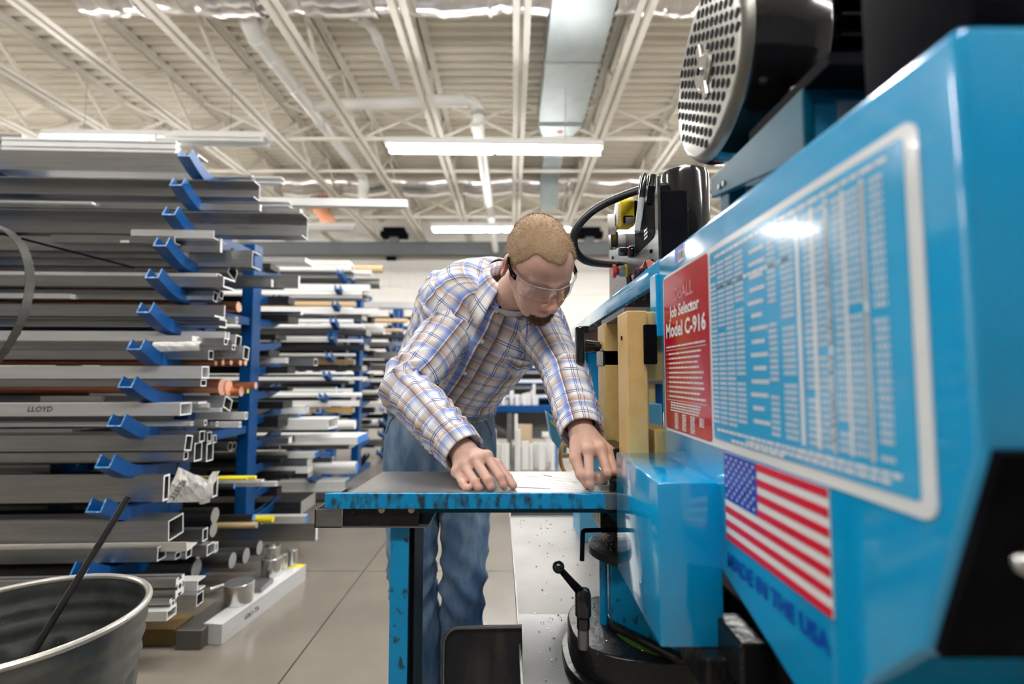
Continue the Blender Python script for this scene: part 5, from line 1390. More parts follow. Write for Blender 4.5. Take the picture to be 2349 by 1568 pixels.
# head frame: x his right, y forward, z up
Rh = Matrix.Rotation(R(16), 4, 'Y') @ Matrix.Rotation(pi, 4, 'Z') @ Matrix.Rotation(R(-49), 4, 'X') @ Matrix.Rotation(R(30), 4, 'Z')
HSC = .945
HM = Matrix.Translation(HEAD) @ Rh @ Matrix.Scale(HSC, 4)
HR = HSC*np.array(Rh.to_3x3()); HRI = np.array(Rh.to_3x3())/HSC; HT_ = np.array(HEAD)
def to_local(p): return np.array(HM.inverted() @ Vector(p))
nb_l = to_local(NECKB)
def cranium(P): return smin(s_ell(P, (0, -.018, .026), (.0755, .097, .090)), s_ell(P, (0, .032, .034), (.064, .058, .060)), .03)
def head_sdf(P):
    X = P.copy(); X[:, 0] = np.abs(X[:, 0])
    d = cranium(P)
    d = smin(d, s_ell(P, (0, .030, -.035), (.060, .060, .072)), .025)
    d = smin(d, s_ell(P, (0, .034, -.078), (.047, .050, .036)), .025)           # jaw
    d = smin(d, s_cone(X, (.056, -.005, -.035), (.030, .060, -.090), .014, .014), .02)  # jaw line
    d = smin(d, s_ell(P, (0, .079, -.100), (.019, .016, .017)), .018)          # chin
    d = smin(d, s_ell(X, (.044, .060, -.022), (.021, .020, .017)), .022)        # cheek bones
    d = smin(d, s_ell(X, (.034, .066, -.052), (.020, .018, .022)), .022)        # cheeks
    d = smin(d, s_cone(X, (.008, .090, .016), (.044, .072, .018), .009, .008), .012)  # brows
    d = smax(d, -s_ell(X, (.032, .103, .000), (.019, .018, .0125)), .012)       # sockets
    d = smin(d, s_ell(X, (.0315, .0765, -.001), (.0150, .0135, .0125)), .004)   # closed lids
    d = smax(d, -s_cone(X, (.020, .0925, -.0035), (.043, .0875, -.0035), .0012, .0012), .003) # lid line
    d = smin(d, s_cone(P, (0, .091, .008), (0, .117, -.031), .0085, .0108), .012)  # nose bridge
    d = smin(d, s_ell(P, (0, .119, -.035), (.0130, .0120, .0110)), .008)
    d = smin(d, s_ell(X, (.0125, .104, -.038), (.0075, .010, .0078)), .006)     # wings
    d = smax(d, -s_ell(X, (.0065, .106, -.0455), (.0038, .006, .0045)), .003)   # nostrils
    d = smin(d, s_cone(X, (0, .0915, -.0625), (.019, .0830, -.0655), .0062, .0035), .006)   # upper lip
    d = smin(d, s_cone(X, (0, .0900, -.0735), (.017, .0820, -.0705), .0068, .0035), .006)   # lower lip
    d = smax(d, -s_cone(X, (0, .0985, -.0680), (.023, .0855, -.0678), .0013, .0012), .003)
    # ears
    e = s_ell(X, (.0835, -.016, -.006), (.0085, .0200, .033), (0, R(0), R(-32)))
    e = smax(e, -s_ell(X, (.0935, -.011, -.002), (.0085, .011, .020), (0, 0, R(-32))), .004)
    d = smin(d, e, .006)
    # neck into the shoulders
    d = smin(d, s_cone(P, (0, -.030, -.055), nb_l, .053, .064), .022)
    return d
hv, hq = surface_nets(head_sdf, (-.105, -.24, -.27), (.105, .14, .135), .0024)
# drop the far end of the neck cleanly: it simply ends inside the shirt
hv = hv @ HR.T + HT_

# --- hands: joints by landmark.  (px, py, Y)
def J(*t): return np.array(at_y(*t))
def hand_sdf(joints, wrist, fore, palm_c):
    def f(P):
        d = s_cone(P, fore, wrist, .030, .0255)
        for k in ('index', 'middle', 'ring', 'pinky'):
            j = joints[k]; d = smin(d, s_cone(P, wrist, j[0], .0205, .0110), .014)
        d = smin(d, s_cone(P, joints['index'][0], joints['pinky'][0], .0108, .0098), .008)
        fin = None
        for k, rs in (('index', (.0100, .0088, .0077, .0062)), ('middle', (.0102, .0090, .0079, .0063)), ('ring', (.0096, .0085, .0075, .0060)), ('pinky', (.0086, .0076, .0067, .0054))):
            j = joints[k]; e = None
            for a in range(len(j)-1):
                s_ = s_cone(P, j[a], j[a+1], rs[a], rs[a+1]); e = s_ if e is None else smin(e, s_, .003)
            for q in (1,): e = smin(e, np.linalg.norm(P - j[q], axis=1) - rs[q]*1.08, .003)   # knuckles
            d = smin(d, np.linalg.norm(P - (j[0] + np.array([0, 0, .0015])), axis=1) - rs[0]*1.08, .006)
            fin = e if fin is None else np.minimum(fin, e)
        d = smin(d, fin, .0035)
        j = joints['thumb']; rs = (.0165, .0118, .0102, .0078); e = None
        for a in range(len(j)-1):
            s_ = s_cone(P, j[a], j[a+1], rs[a], rs[a+1]); e = s_ if e is None else smin(e, s_, .005)
        return smin(d, e, .006)
    return f
ZT_ = .881
def tip(px, py, Y, r=.0075):
    p = J(px, py, Y); p[2] = ZT_ + r*.9; return p
RHJ = {
 'pinky': [J(1048, 1082, 1.012), J(1062, 1108, .984), J(1069, 1119, .973), tip(1076, 1127, .968, .006)],
 'ring':  [J(1064, 1065, 1.012), J(1090, 1106, .975), J(1097, 1118, .967), tip(1102, 1128, .966)],
 'middle':[J(1089, 1053, 1.010), J(1120, 1101, .970), J(1126, 1116, .964), tip(1129, 1129, .965)],
 'index': [J(1117, 1047, 1.012), J(1149, 1094, .974), J(1155, 1112, .966), tip(1157, 1128, .966)],
 'thumb': [J(1100, 1052, 1.043), J(1140, 1066, 1.022), J(1163, 1096, .998), tip(1177, 1121, .982, .008)],
}
LHJ = {
 'index': [J(1350, 1033, .996), J(1352, 1090, .970), J(1354, 1110, .966), tip(1357, 1128, .966)],
 'middle':[J(1377, 1028, 1.002), J(1393, 1084, .972), J(1381, 1102, .985), J(1370, 1093, 1.003)],
 'ring':  [J(1396, 1035, 1.012), J(1409, 1080, .988), J(1398, 1095, 1.002), J(1388, 1087, 1.016)],
 'pinky': [J(1410, 1046, 1.024), J(1419, 1076, 1.008), J(1409, 1088, 1.018), J(1402, 1082, 1.028)],
 'thumb': [J(1324, 1016, 1.030), J(1320, 1052, 1.008), J(1333, 1088, .990), J(1347, 1112, .984)],
}
def bounds(js, extra, pad=.035):
    A = np.array([p for k in js.values() for p in k] + [np.array(e) for e in extra]); return A.min(0)-pad, A.max(0)+pad
parts_v, parts_q = [hv], [hq]
for js, wr, el in ((RHJ, WR_R, EL_R), (LHJ, WR_L, EL_L)):
    fore = np.array(wr.lerp(el, .28))
    lo, hi = bounds(js, [fore, wr])
    v, q = surface_nets(hand_sdf(js, np.array(wr), fore, None), lo, hi, .0019)
    parts_v.append(v); parts_q.append(q)
# limbs and trunk under the clothes
HIP = Vector((-.232, 1.632, .965))
SPINE = [HIP, Vector((-.205, 1.60, 1.06)), Vector((-.13, 1.51, 1.17)), Vector((-.06, 1.43, 1.265)), NECKB]
tb = MB()
tb.tube(SPINE, [.105, .10, .115, .11, .055], 24)
for sh, el, wr in ((SH_R + V3(.085, .03, -.02), EL_R, WR_R), (SH_L + V3(-.05, .02, -.01), EL_L, WR_L)):
    tb.tube([Vector((-.05, 1.42, 1.24)), sh, el, wr.lerp(el, .2)], [.04, .034, .034, .028], 20)
KN_L, AN_L = Vector((-.148, 1.588, .50)), Vector((-.168, 1.645, .08))
KN_R, AN_R = Vector((-.305, 1.583, .50)), Vector((-.272, 1.625, .08))
for hx, kn, an in ((-.155, KN_L, AN_L), (-.31, KN_R, AN_R)):
    tb.tube([Vector((hx, 1.632, .93)), kn, an], [.066, .042, .030], 20)
n0 = 0; vs_all, q_all = [], []
for v, q in zip(parts_v, parts_q):
    vs_all.append(v); q_all += [tuple(int(i) + n0 for i in r_) for r_ in q]; n0 += len(v)
tv = np.array([tuple(p) for p in tb.v]); vs_all.append(tv); q_all += [tuple(i + n0 for i in f_) for f_ in tb.f]
me = bpy.data.meshes.new('body_raw'); me.from_pydata(np.concatenate(vs_all).tolist(), [], q_all)
raw = bpy.data.objects.new('body_raw', me); COL.objects.link(raw)
md = raw.modifiers.new('r', 'REMESH'); md.mode = 'VOXEL'; md.voxel_size = .0022
dg = bpy.context.evaluated_depsgraph_get()
bm_ = bpy.data.meshes.new_from_object(raw.evaluated_get(dg))
bpy.data.objects.remove(raw, do_unlink=True)
co = np.empty(len(bm_.vertices)*3); bm_.vertices.foreach_get('co', co); co = co.reshape(-1, 3)
# colour attribute: natural redness of nose, ears, lips and knuckles
loc = (co - HT_) @ HRI
red_ = np.zeros(len(co))
def blob(P, c, r): return np.exp(-(np.linalg.norm(P - np.array(c), axis=1)/r)**2)
ax_ = loc.copy(); ax_[:, 0] = np.abs(ax_[:, 0])
red_ += .8*blob(loc, (0, .115, -.03), .022) + .5*blob(ax_, (.045, .07, -.025), .03) + .9*blob(ax_, (.088, -.016, -.004), .028) + .25*blob(loc, (0, .07, .05), .05)
lip_ = np.exp(-((loc[:, 2]+.0685)/.0065)**2)*np.exp(-(loc[:, 0]/.019)**2)*(loc[:, 1] > .075)
for js in (RHJ, LHJ):
    for k in js: 
        for p_ in js[k][:3]: red_ += .40*blob(co, p_, .012)
        red_ += .15*blob(co, js[k][-1], .012)
ca = bm_.color_attributes.new('tint', 'FLOAT_COLOR', 'POINT')
buf = np.stack([np.clip(red_, 0, 1), np.clip(lip_, 0, 1), np.zeros(len(co)), np.ones(len(co))], 1).astype(np.float32)
ca.data.foreach_set('color', buf.ravel())
co2 = co - np.array(wloc(man)); bm_.vertices.foreach_set('co', co2.ravel())
bm_.polygons.foreach_set('use_smooth', [True]*len(bm_.polygons))
SKIN = mat('skin', (.60, .36, .27), .48, 0, None, ((350, 350, 350), .12))
nt = SKIN.node_tree; b = nt.nodes['Principled BSDF']
at = nt.nodes.new('ShaderNodeAttribute'); at.attribute_name = 'tint'
sep = nt.nodes.new('ShaderNodeSeparateColor'); nt.links.new(at.outputs['Color'], sep.inputs[0])
m1 = nt.nodes.new('ShaderNodeMix'); m1.data_type = 'RGBA'; m1.inputs['A'].default_value = (.72, .47, .375, 1); m1.inputs['B'].default_value = (.66, .27, .21, 1)
nt.links.new(sep.outputs[0], m1.inputs['Factor'])
m2 = nt.nodes.new('ShaderNodeMix'); m2.data_type = 'RGBA'; m2.inputs['B'].default_value = (.46, .17, .14, 1)
nt.links.new(sep.outputs[1], m2.inputs['Factor']); nt.links.new(m1.outputs['Result'], m2.inputs['A']); nt.links.new(m2.outputs['Result'], b.inputs['Base Color'])
b.inputs['Subsurface Weight'].default_value = .12; b.inputs['Subsurface Radius'].default_value = (.008, .003, .002)
bm_.materials.clear(); bm_.materials.append(SKIN)
body = bpy.data.objects.new('body', bm_); COL.objects.link(body); body.parent = man


# --- hair: cropped shell with short strands
def hairline(P):
    y = P[:, 1]; x = np.abs(P[:, 0])
    z = np.interp(y, [-.12, -.09, -.03, -.004, .008, .03, .055, .09], [-.075, -.065, -.030, -.012, .002, .032, .050, .064])
    return z + .024*np.exp(-((x-.040)/.017)**2)*np.clip((y-.02)/.03, 0, 1) + .004*np.sin(P[:, 0]*140)
def hair_sdf(P):
    d = cranium(P) - .0020
    return smax(d, -(P[:, 2] - hairline(P) - .006)*.8, .006)
v, q = surface_nets(hair_sdf, (-.10, -.14, -.10), (.10, .12, .135), .0030)
hs = bpy.data.meshes.new('hair')
random.seed(11); rng = np.random.default_rng(4)
# strands
def grad(f, P, e=.0015):
    g = np.stack([f(P + np.array(o)*e) - f(P - np.array(o)*e) for o in ((1,0,0), (0,1,0), (0,0,1))], 1); return g/(np.linalg.norm(g, axis=1)[:, None] + 1e-9)
def strands(f, mask, n, ln, droop, wid, src):
    pick = src[rng.integers(0, len(src), n)] + rng.normal(0, .0016, (n, 3))
    nn = grad(f, pick); pick = pick[mask(pick)]; nn = grad(f, pick); n = len(pick)
    dd = nn + rng.normal(0, .28, (n, 3)) + np.array(droop); dd /= np.linalg.norm(dd, axis=1)[:, None]
    sd = np.cross(dd, rng.normal(0, 1, (n, 3))); sd /= np.linalg.norm(sd, axis=1)[:, None]
    L_ = ln*rng.uniform(.6, 1.2, (n, 1)); base_ = pick - nn*.001
    vs = np.stack([base_ - sd*wid, base_ + sd*wid, base_ + dd*L_], 1).reshape(-1, 3)
    return vs, np.arange(3*n).reshape(-1, 3)
above = lambda P: P[:, 2] > hairline(P) + .004 - .016*rng.random(len(P))**2
sv, sf = strands(hair_sdf, above, 34000, .0050, (0, .55, .0), .00034, v)
allv = np.concatenate([v, sv]) @ HR.T + HT_ - np.array(wloc(man))
hs.from_pydata(allv.tolist(), [], [tuple(map(int, r_)) for r_ in q] + [tuple(int(i) + len(v) for i in r_) for r_ in sf])
hs.polygons.foreach_set('use_smooth', [True]*len(hs.polygons))
HAIR = mat('cropped hair', (.46, .31, .185), .5, 0, ((45, 45, 45), .7, (.33, .21, .12), .35, .7), ((500, 500, 500), .4))
hs.materials.append(HAIR)
hair = bpy.data.objects.new('hair', hs); COL.objects.link(hair); hair.parent = man
# goatee
def beard_mask(P): 
    x = np.abs(P[:, 0]); return (P[:, 1] > .036) & (P[:, 2] < -.0865 + .25*np.maximum(x - .016, 0)) & (x < .031 + rng.normal(0, .002, len(P))) & (P[:, 2] > -.13)
src = (hv - HT_) @ HRI; src = src[(src[:, 1] > .03) & (src[:, 2] < -.07) & (np.abs(src[:, 0]) < .04)]
sv, sf = strands(head_sdf, beard_mask, 9000, .0105, (0, .25, -.75), .00045, src)
bmesh_ = bpy.data.meshes.new('beard'); bmesh_.from_pydata((sv @ HR.T + HT_ - np.array(wloc(man))).tolist(), [], [tuple(map(int, r_)) for r_ in sf])
bmesh_.materials.append(mat('goatee', (.20, .105, .055), .6)); bo = bpy.data.objects.new('beard', bmesh_); COL.objects.link(bo); bo.parent = man
def stub_mask(P):
    x = np.abs(P[:, 0]); return ((P[:, 2] > -.064) & (P[:, 2] < -.050) & (x < .026) & (P[:, 1] > .07)) | ((P[:, 2] < -.03) & (x > .03) & (P[:, 1] > -.0) & (P[:, 2] > -.115))
src = (hv - HT_) @ HRI; src = src[(src[:, 2] < -.028) & (src[:, 1] > -.01)]
sv, sf = strands(head_sdf, stub_mask, 5000, .0022, (0, .1, -.6), .00025, src)
sm_ = bpy.data.meshes.new('stubble'); sm_.from_pydata((sv @ HR.T + HT_ - np.array(wloc(man))).tolist(), [], [tuple(map(int, r_)) for r_ in sf])
sm_.materials.append(mat('stubble hair', (.38, .23, .13), .6)); so = bpy.data.objects.new('stubble', sm_); COL.objects.link(so); so.parent = man

# --- safety glasses (worn, a thing of their own)
def HL(p): return HM @ Vector(p)
gl = thing('safety_glasses', HL((0, .11, 0)), 'clear wraparound safety glasses with black and red temples on the man\'s face', 'glasses')
LENS = mat('clear lens', (1, 1, 1), .02, 0, None, None, trans=1.0, ior=1.5)
def lens_pt(a, z, r0): return ((.080 + r0)*sin(a), .028 + (.078 + r0)*cos(a), z)
mb = MB(); N = 40; rows = []
for lay in (0, .0018):
    for k in range(5):
        row = []
        for i in range(N+1):
            a = R(-74) + R(148)*i/N
            top = .020 - .004*abs(sin(a)); nose = .016*math.exp(-(a/.16)**2)
            bot = -.027 + .010*abs(sin(a))**2 + nose
            z = top + (bot - top)*k/4
            row.append(HL(lens_pt(a, z, lay + .004*math.exp(-(a/.25)**2))))
        rows.append(row)
W_ = N+1; vs = [p for r_ in rows for p in r_]; off = 5*W_; fs = []
for k in range(4):
    for i in range(N):
        fs.append((k*W_+i, k*W_+i+1, (k+1)*W_+i+1, (k+1)*W_+i)); fs.append((off+k*W_+i, off+(k+1)*W_+i, off+(k+1)*W_+i+1, off+k*W_+i+1))
for i in range(N):
    fs.append((i, off+i, off+i+1, i+1)); fs.append((4*W_+i, 4*W_+i+1, off+4*W_+i+1, off+4*W_+i))
for k in range(4):
    fs.append((k*W_, (k+1)*W_, off+(k+1)*W_, off+k*W_)); fs.append((k*W_+N, off+k*W_+N, off+(k+1)*W_+N, (k+1)*W_+N))
mb.add(vs, fs); mb.build('lens', LENS, gl, smooth=True, autosmooth=40)
MB().tube([rows[5][i] for i in range(0, N+1)], .0011, 6).build('brow_bar', mat('clear frame', (.9, .92, .93), .08, 0, None, None, trans=.7), gl, smooth=True)
for s_ in (-1, 1):
    P = [HL((s_*.0800, .050, .010)), HL((s_*.084, .030, .010)), HL((s_*.0845, .006, .016)), HL((s_*.082, -.012, .022))]
    mb = MB(); m2_ = MB()
    for k in range(3):
        mb.bar(P[k], P[k+1], .0035, .013 - .003*k, up=HL((0,0,1)) - HL((0,0,0)))
    mb.build('temple', BLACK, gl)
    m2_.bar(P[0].lerp(P[1], .3), P[2], .0046, .0035, up=HL((0,0,1)) - HL((0,0,0))); m2_.build('red_inlay', REDP, gl)
# nose pad joins
MB().tube([HL((-.007, .107, -.010)), HL((0, .112, .003)), HL((.007, .107, -.010))], .002, 6).build('nose_bridge', LENS, gl, smooth=True)

# ------------------------------------------------------------------ clothing
def plaid():
    m = bpy.data.materials.new('plaid cotton'); m.use_nodes = True; nt = m.node_tree; b = nt.nodes['Principled BSDF']; b.inputs['Roughness'].default_value = .85; b.inputs['Specular IOR Level'].default_value = .15
    uv = nt.nodes.new('ShaderNodeUVMap'); uv.uv_map = 'cloth'
    sp = nt.nodes.new('ShaderNodeSeparateXYZ'); nt.links.new(uv.outputs[0], sp.inputs[0])
    outs = []
    W1 = (.95, .945, .94, 1)
    for ax, per, brown, blue in (('X', .069, (.17, .05, .025, 1), (.26, .38, .78, 1)), ('Y', .076, (.66, .46, .38, 1), (.46, .55, .85, 1))):
        mu = nt.nodes.new('ShaderNodeMath'); mu.operation = 'DIVIDE'; mu.inputs[1].default_value = per; nt.links.new(sp.outputs[ax], mu.inputs[0])
        fr = nt.nodes.new('ShaderNodeMath'); fr.operation = 'FRACT'; nt.links.new(mu.outputs[0], fr.inputs[0])
        r = nt.nodes.new('ShaderNodeValToRGB'); e = r.color_ramp.elements
        stops = [(0.0, W1), (.028, W1), (.035, blue), (.12, blue), (.30, W1), (.52, W1), (.528, (.10, .15, .42, 1)), (.545, (.10, .15, .42, 1)), (.552, W1), (.585, W1), (.592, (.10, .15, .42, 1)), (.61, (.10, .15, .42, 1)), (.618, W1), (.69, W1), (.87, tuple(.5*(a+c) for a, c in zip(W1, brown))), (.985, brown), (.992, W1)]
        e[0].position = 0; e[0].color = stops[0][1]; e[1].position = 1.0; e[1].color = W1
        for p_, c_ in stops[1:]:
            q = e.new(p_); q.color = c_
        nt.links.new(fr.outputs[0], r.inputs[0]); outs.append(r)
    mx = nt.nodes.new('ShaderNodeMix'); mx.data_type = 'RGBA'; mx.blend_type = 'MULTIPLY'; mx.inputs['Factor'].default_value = 1
    nt.links.new(outs[0].outputs[0], mx.inputs['A']); nt.links.new(outs[1].outputs[0], mx.inputs['B'])
    bc = nt.nodes.new('ShaderNodeBrightContrast'); bc.inputs['Bright'].default_value = .06; nt.links.new(mx.outputs['Result'], bc.inputs[0])
    nt.links.new(bc.outputs[0], b.inputs['Base Color'])
    return m
PLAID = plaid()
def denim():
    m = mat('denim', (.085, .16, .285), .85, 0, ((20, 20, 8), .85, (.30, .41, .53), .42, .72), ((700, 700, 260), .35))
    return m
DENIM = denim()

def loft(rings, name, m, parent, us=1.0, u0=0., v0=0., thick=.0, closed=True, join=None, smooth=True, flip=False):
    """rings: list of lists of points; writes a 'cloth' uv map in metres"""
    n = len(rings[0]); k = len(rings)
    vs = [tuple(p - wloc(parent)) for r_ in rings for p in r_]
    # metric coordinates: v along mean length, u around mean girth
    vl = [v0]; 
    for i in range(1, k): vl.append(vl[-1] + sum((rings[i][j]-rings[i-1][j]).length for j in range(n))/n)
    per = [sum((r_[(j+1) % n]-r_[j]).length for j in range(n)) for r_ in rings]
    mean = sorted(per)[k//2]
    fs, uvs = [], []
    for i in range(k-1):
        for j in range(n):
            if not closed and j == n-1: continue
            f_ = [(i, j), (i, j+1), (i+1, j+1), (i+1, j)]
            if flip: f_ = f_[::-1]
            fs.append(tuple(a*n + (c % n) for a, c in f_)); uvs += [(u0 + us*mean*c/n, vl[a]) for a, c in f_]
    me = bpy.data.meshes.new(name); me.from_pydata(vs, [], fs)
    ul = me.uv_layers.new(name='cloth')
    for i, t_ in enumerate(uvs): ul.data[i].uv = t_
    me.polygons.foreach_set('use_smooth', [smooth]*len(me.polygons)); me.materials.append(m)
    o = bpy.data.objects.new(name, me); COL.objects.link(o); o.parent = parent
    if thick:
        s_ = o.modifiers.new('t', 'SOLIDIFY'); s_.thickness = thick; s_.offset = -1
    return o
def catmull(P, n):
    out = []
    for i in range(len(P)-1):
        p0, p1, p2, p3 = P[max(i-1, 0)], P[i], P[i+1], P[min(i+2, len(P)-1)]
        for k in range(n):
            t = k/n; out.append(.5*((2*p1) + (p2-p0)*t + (2*p0-5*p1+4*p2-p3)*t*t + (3*p1-p0-3*p2+p3)*t**3))
    return out + [P[-1]]
def vnoise(seed):
    r = np.random.default_rng(seed); A = r.normal(0, 1, (6, 3)); ph = r.uniform(0, 6.28, 6)
    return lambda p, f: sum(sin(f*(A[i][0]*p.x + A[i][1]*p.y + A[i][2]*p.z) + ph[i]) for i in range(6))/6
nz1, nz2 = vnoise(1), vnoise(2)
def ridge(x): return 1 - abs(x)*1.6       # sharp folds

def sleeve(sh, el, wr, radii, hint, seed, name, v0, k_=1.0):
    P = catmull([sh, sh.lerp(el, .35), sh.lerp(el, .75), el, el.lerp(wr, .3), el.lerp(wr, .7), wr], 14)
    rr = catmull([Vector((r_, 0, 0)) for r_ in radii], 14)
    k = len(P); n = 64; rings = []; u = Vector(hint)
    fn = vnoise(seed); tot = sum((P[i+1]-P[i]).length for i in range(k-1)); s = 0; el_i = 3*14
    for i in range(k):
        if i: s += (P[i]-P[i-1]).length
        t = (P[min(i+1, k-1)]-P[max(i-1, 0)]).normalized(); u = (u - t*u.dot(t)).normalized(); w = t.cross(u)
        f = s/tot; ring = []
        cuff = max(0, (f-.92)/.08)
        fold_e = math.exp(-((i - el_i)/11.)**2)                      # creases at the elbow
        fold_w = math.exp(-((f-.84)/.07)**2); fold_s = math.exp(-((f-.08)/.12)**2)
        for j in range(n):
            a = 2*pi*j/n; d = u*cos(a) + w*sin(a)
            amp = k_*(.0018 + .0075*fold_e + .0048*fold_w + .0055*fold_s)
            ph = 84*s + 2.8*sin(a + seed) + 1.6*sin(2*a + 1.7*seed)
            x = sin(ph + 2.8*fn(P[i] + d*.05, 13))
            disp = amp*(ridge(x)*.9 + .1) + .0045*fn(P[i] + d*.05, 26)
            disp *= (1 - .9*min(1, cuff*2.2))
            r_ = rr[i].x + disp + (.004 if f > .925 else 0) - (.006*math.exp(-((f-.915)/.008)**2))
            ring.append(P[i] + d*r_)
        rings.append(ring)
    # turn the cuff edge inwards
    c = P[-1]; tdir = (P[-1]-P[-2]).normalized()
    rings.append([c + (p - c)*.90 - tdir*.002 for p in rings[-1]]); rings.append([c + (p - c)*.80 - tdir*.03 for p in rings[-1]])
    return rings
shirt = thing('shirt', (0, 0, 0)); shirt.parent = man; shirt.location = -wloc(man)
# torso rings
TW = [  # centre, half width, half depth, width direction
 (V3(-.228, 1.622, .985), .165, .118, V3(1, .02, 0)),
 (V3(-.222, 1.612, 1.025), .166, .120, V3(1, .02, -.02)),
 (V3(-.200, 1.580, 1.080), .170, .130, V3(1, .02, -.04)),
 (V3(-.162, 1.535, 1.145), .178, .138, V3(1, .03, -.06)),
 (V3(-.118, 1.482, 1.210), .190, .142, V3(1, .05, -.09)),
 (V3(-.084, 1.445, 1.260), .200, .136, V3(1, .06, -.12)),
 (V3(-.056, 1.420, 1.294), .190, .118, V3(1, .06, -.14)),
 (V3(-.034, 1.400, 1.330), .160, .104, V3(1, .06, -.14)),
 (V3(-.016, 1.382, 1.352), .108, .088, V3(1, .05, -.14)),
 (V3(-.006, 1.368, 1.360), .070, .066, V3(1, .05, -.12)),
]
def torso_rings(TW, sub=8, n=112, wr=True, p=2.35):
    C = catmull([a for a, *_ in TW], sub); A = catmull([V3(a, b, 0) for _, a, b, _ in TW], sub); Wd = catmull([w for *_, w in TW], sub)
    rings = []; k = len(C)
    for i in range(k):
        t = (C[min(i+1, k-1)]-C[max(i-1, 0)]).normalized(); w = Wd[i] - t*Wd[i].dot(t); w.normalize(); d = w.cross(t).normalized()   # d points to the viewer / down
        ring = []; f = i/(k-1)
        for j in range(n):
            an = 2*pi*j/n; c_, s_ = cos(an), sin(an)
            x = math.copysign(abs(c_)**(2/p), c_)*A[i].x; y = math.copysign(abs(s_)**(2/p), s_)*A[i].y
            q = C[i] + w*x + d*y
            if wr:
                amp = .007*math.exp(-((f-.14)/.12)**2) + .0035*math.exp(-((f-.55)/.2)**2) + .001
                ph = 62*f*.45 + 5*s_*1.2 + 3.0*c_
                disp = amp*ridge(sin(ph*1.3 + 3*nz1(q, 8))) + .006*nz2(q, 13)
                if i < 5: disp *= i/5
                q = q + (w*c_ + d*s_)*disp
            ring.append(q)
        rings.append(ring)
    return rings
tr = torso_rings(TW)
loft(tr, 'shirt_torso', PLAID, shirt, us=.80, u0=.02, v0=0)
rs = sleeve(SH_R + V3(.080, .03, -.005), EL_R, WR_R, [.074, .070, .064, .058, .058, .051, .043], (0, 0, 1), 3, 'sleeve', 0)
loft(rs, 'sleeve', PLAID, shirt, u0=.01, v0=.01)
rs = sleeve(SH_L + V3(-.05, .01, .012), EL_L, WR_L, [.080, .070, .058, .054, .054, .049, .0415], (0, 0, 1), 8, 'sleeve', 0, .6)
loft(rs, 'sleeve', PLAID, shirt, u0=.03, v0=.03)
# collar: stand-up fold with two points, wrapped round the neck
def collar():
    nb_dir = (Vector(HEAD) - NECKB).normalized()
    nb_dir = (nb_dir + V3(0, .25, .55)).normalized()
    w = V3(1, .05, -.10); w = (w - nb_dir*w.dot(nb_dir)).normalized(); d = w.cross(nb_dir).normalized()
    c0 = V3(-.002, 1.354, 1.346); N = 56; rings = [[], [], [], [], []]
    for i in range(N+1):
        a = R(118) + R(304)*i/N          # opening towards the viewer / below
        e = w*cos(a) + d*sin(a)
        fr = abs(i/N - .5)*2
        rings[0].append(c0 + e*.064 - nb_dir*.010)
        rings[1].append(c0 + e*.067 + nb_dir*(.034 - .012*fr))
        rings[2].append(c0 + e*.077 + nb_dir*(.031 - .014*fr))
        rings[3].append(c0 + e*(.100 + .012*fr**3) + nb_dir*(.000 - .020*fr**2) + d*(.010*fr**4))
        rings[4].append(c0 + e*(.112 + .026*fr**3) - nb_dir*(.030 + .034*fr**3) + d*(.030*fr**5))
    return rings
cr = collar()
loft(cr, 'collar', PLAID, shirt, closed=False, thick=.003, u0=.015, v0=.02)
# white tee at the throat
loft([[NECKB + V3(.0, -.02, .0) + (V3(cos(a), .05*cos(a), -.12*cos(a))*.070 + V3(0, -.80, -.55)*(.072*sin(a))) + (HEAD-NECKB).normalized()*h for a in [2*pi*j/40 for j in range(40)]] for h in (-.03, .0, .016)],
     'undershirt', mat('white tee', (.72, .73, .76), .9), man)
# placket, buttons and pocket flaps follow the torso surface
n_t = len(tr[0])
def on_torso(f, ang, lift=.002):
    """point and outward normal on the shirt front: f 0 hem .. 1 neck, ang 0 = his left edge, 90 = front"""
    i = f*(len(tr)-1); i0 = min(int(i), len(tr)-2); t = i - i0; j = ang/360*n_t; j0 = int(j) % n_t; u = j - int(j)
    def P(a, b): return tr[a][b % n_t]
    p = (P(i0, j0)*(1-u) + P(i0, j0+1)*u)*(1-t) + (P(i0+1, j0)*(1-u) + P(i0+1, j0+1)*u)*t
    du = P(i0, j0+2) - P(i0, j0-2); dv = P(min(i0+2, len(tr)-1), j0) - P(max(i0-2, 0), j0); nn = du.cross(dv).normalized()
    c = sum((tr[i0][q] for q in range(0, n_t, 8)), Vector())/len(range(0, n_t, 8))
    if nn.dot(p - c) < 0: nn = -nn
    return p + nn*lift, nn
rings = []
for i in range(60):
    f = .02 + .80*i/59
    rings.append([on_torso(f, a, l)[0] for a, l in ((84, -.004), (84.2, .0065), (95.8, .0065), (96, -.004))])
loft(rings, 'placket', PLAID, shirt, closed=False, u0=.02, v0=.0)
PEARL = mat('pearl snap', (.80, .77, .74), .2, 0, coat=.5)
for f in (.10, .26, .42, .58, .74):
    p, nn = on_torso(f, 90, .0075)
    MB().lathe([(0, .0035), (.0035, .003), (.0058, .0012), (.0062, -.001)], p, nn, 16).build('snap_button', PEARL, shirt, smooth=True)
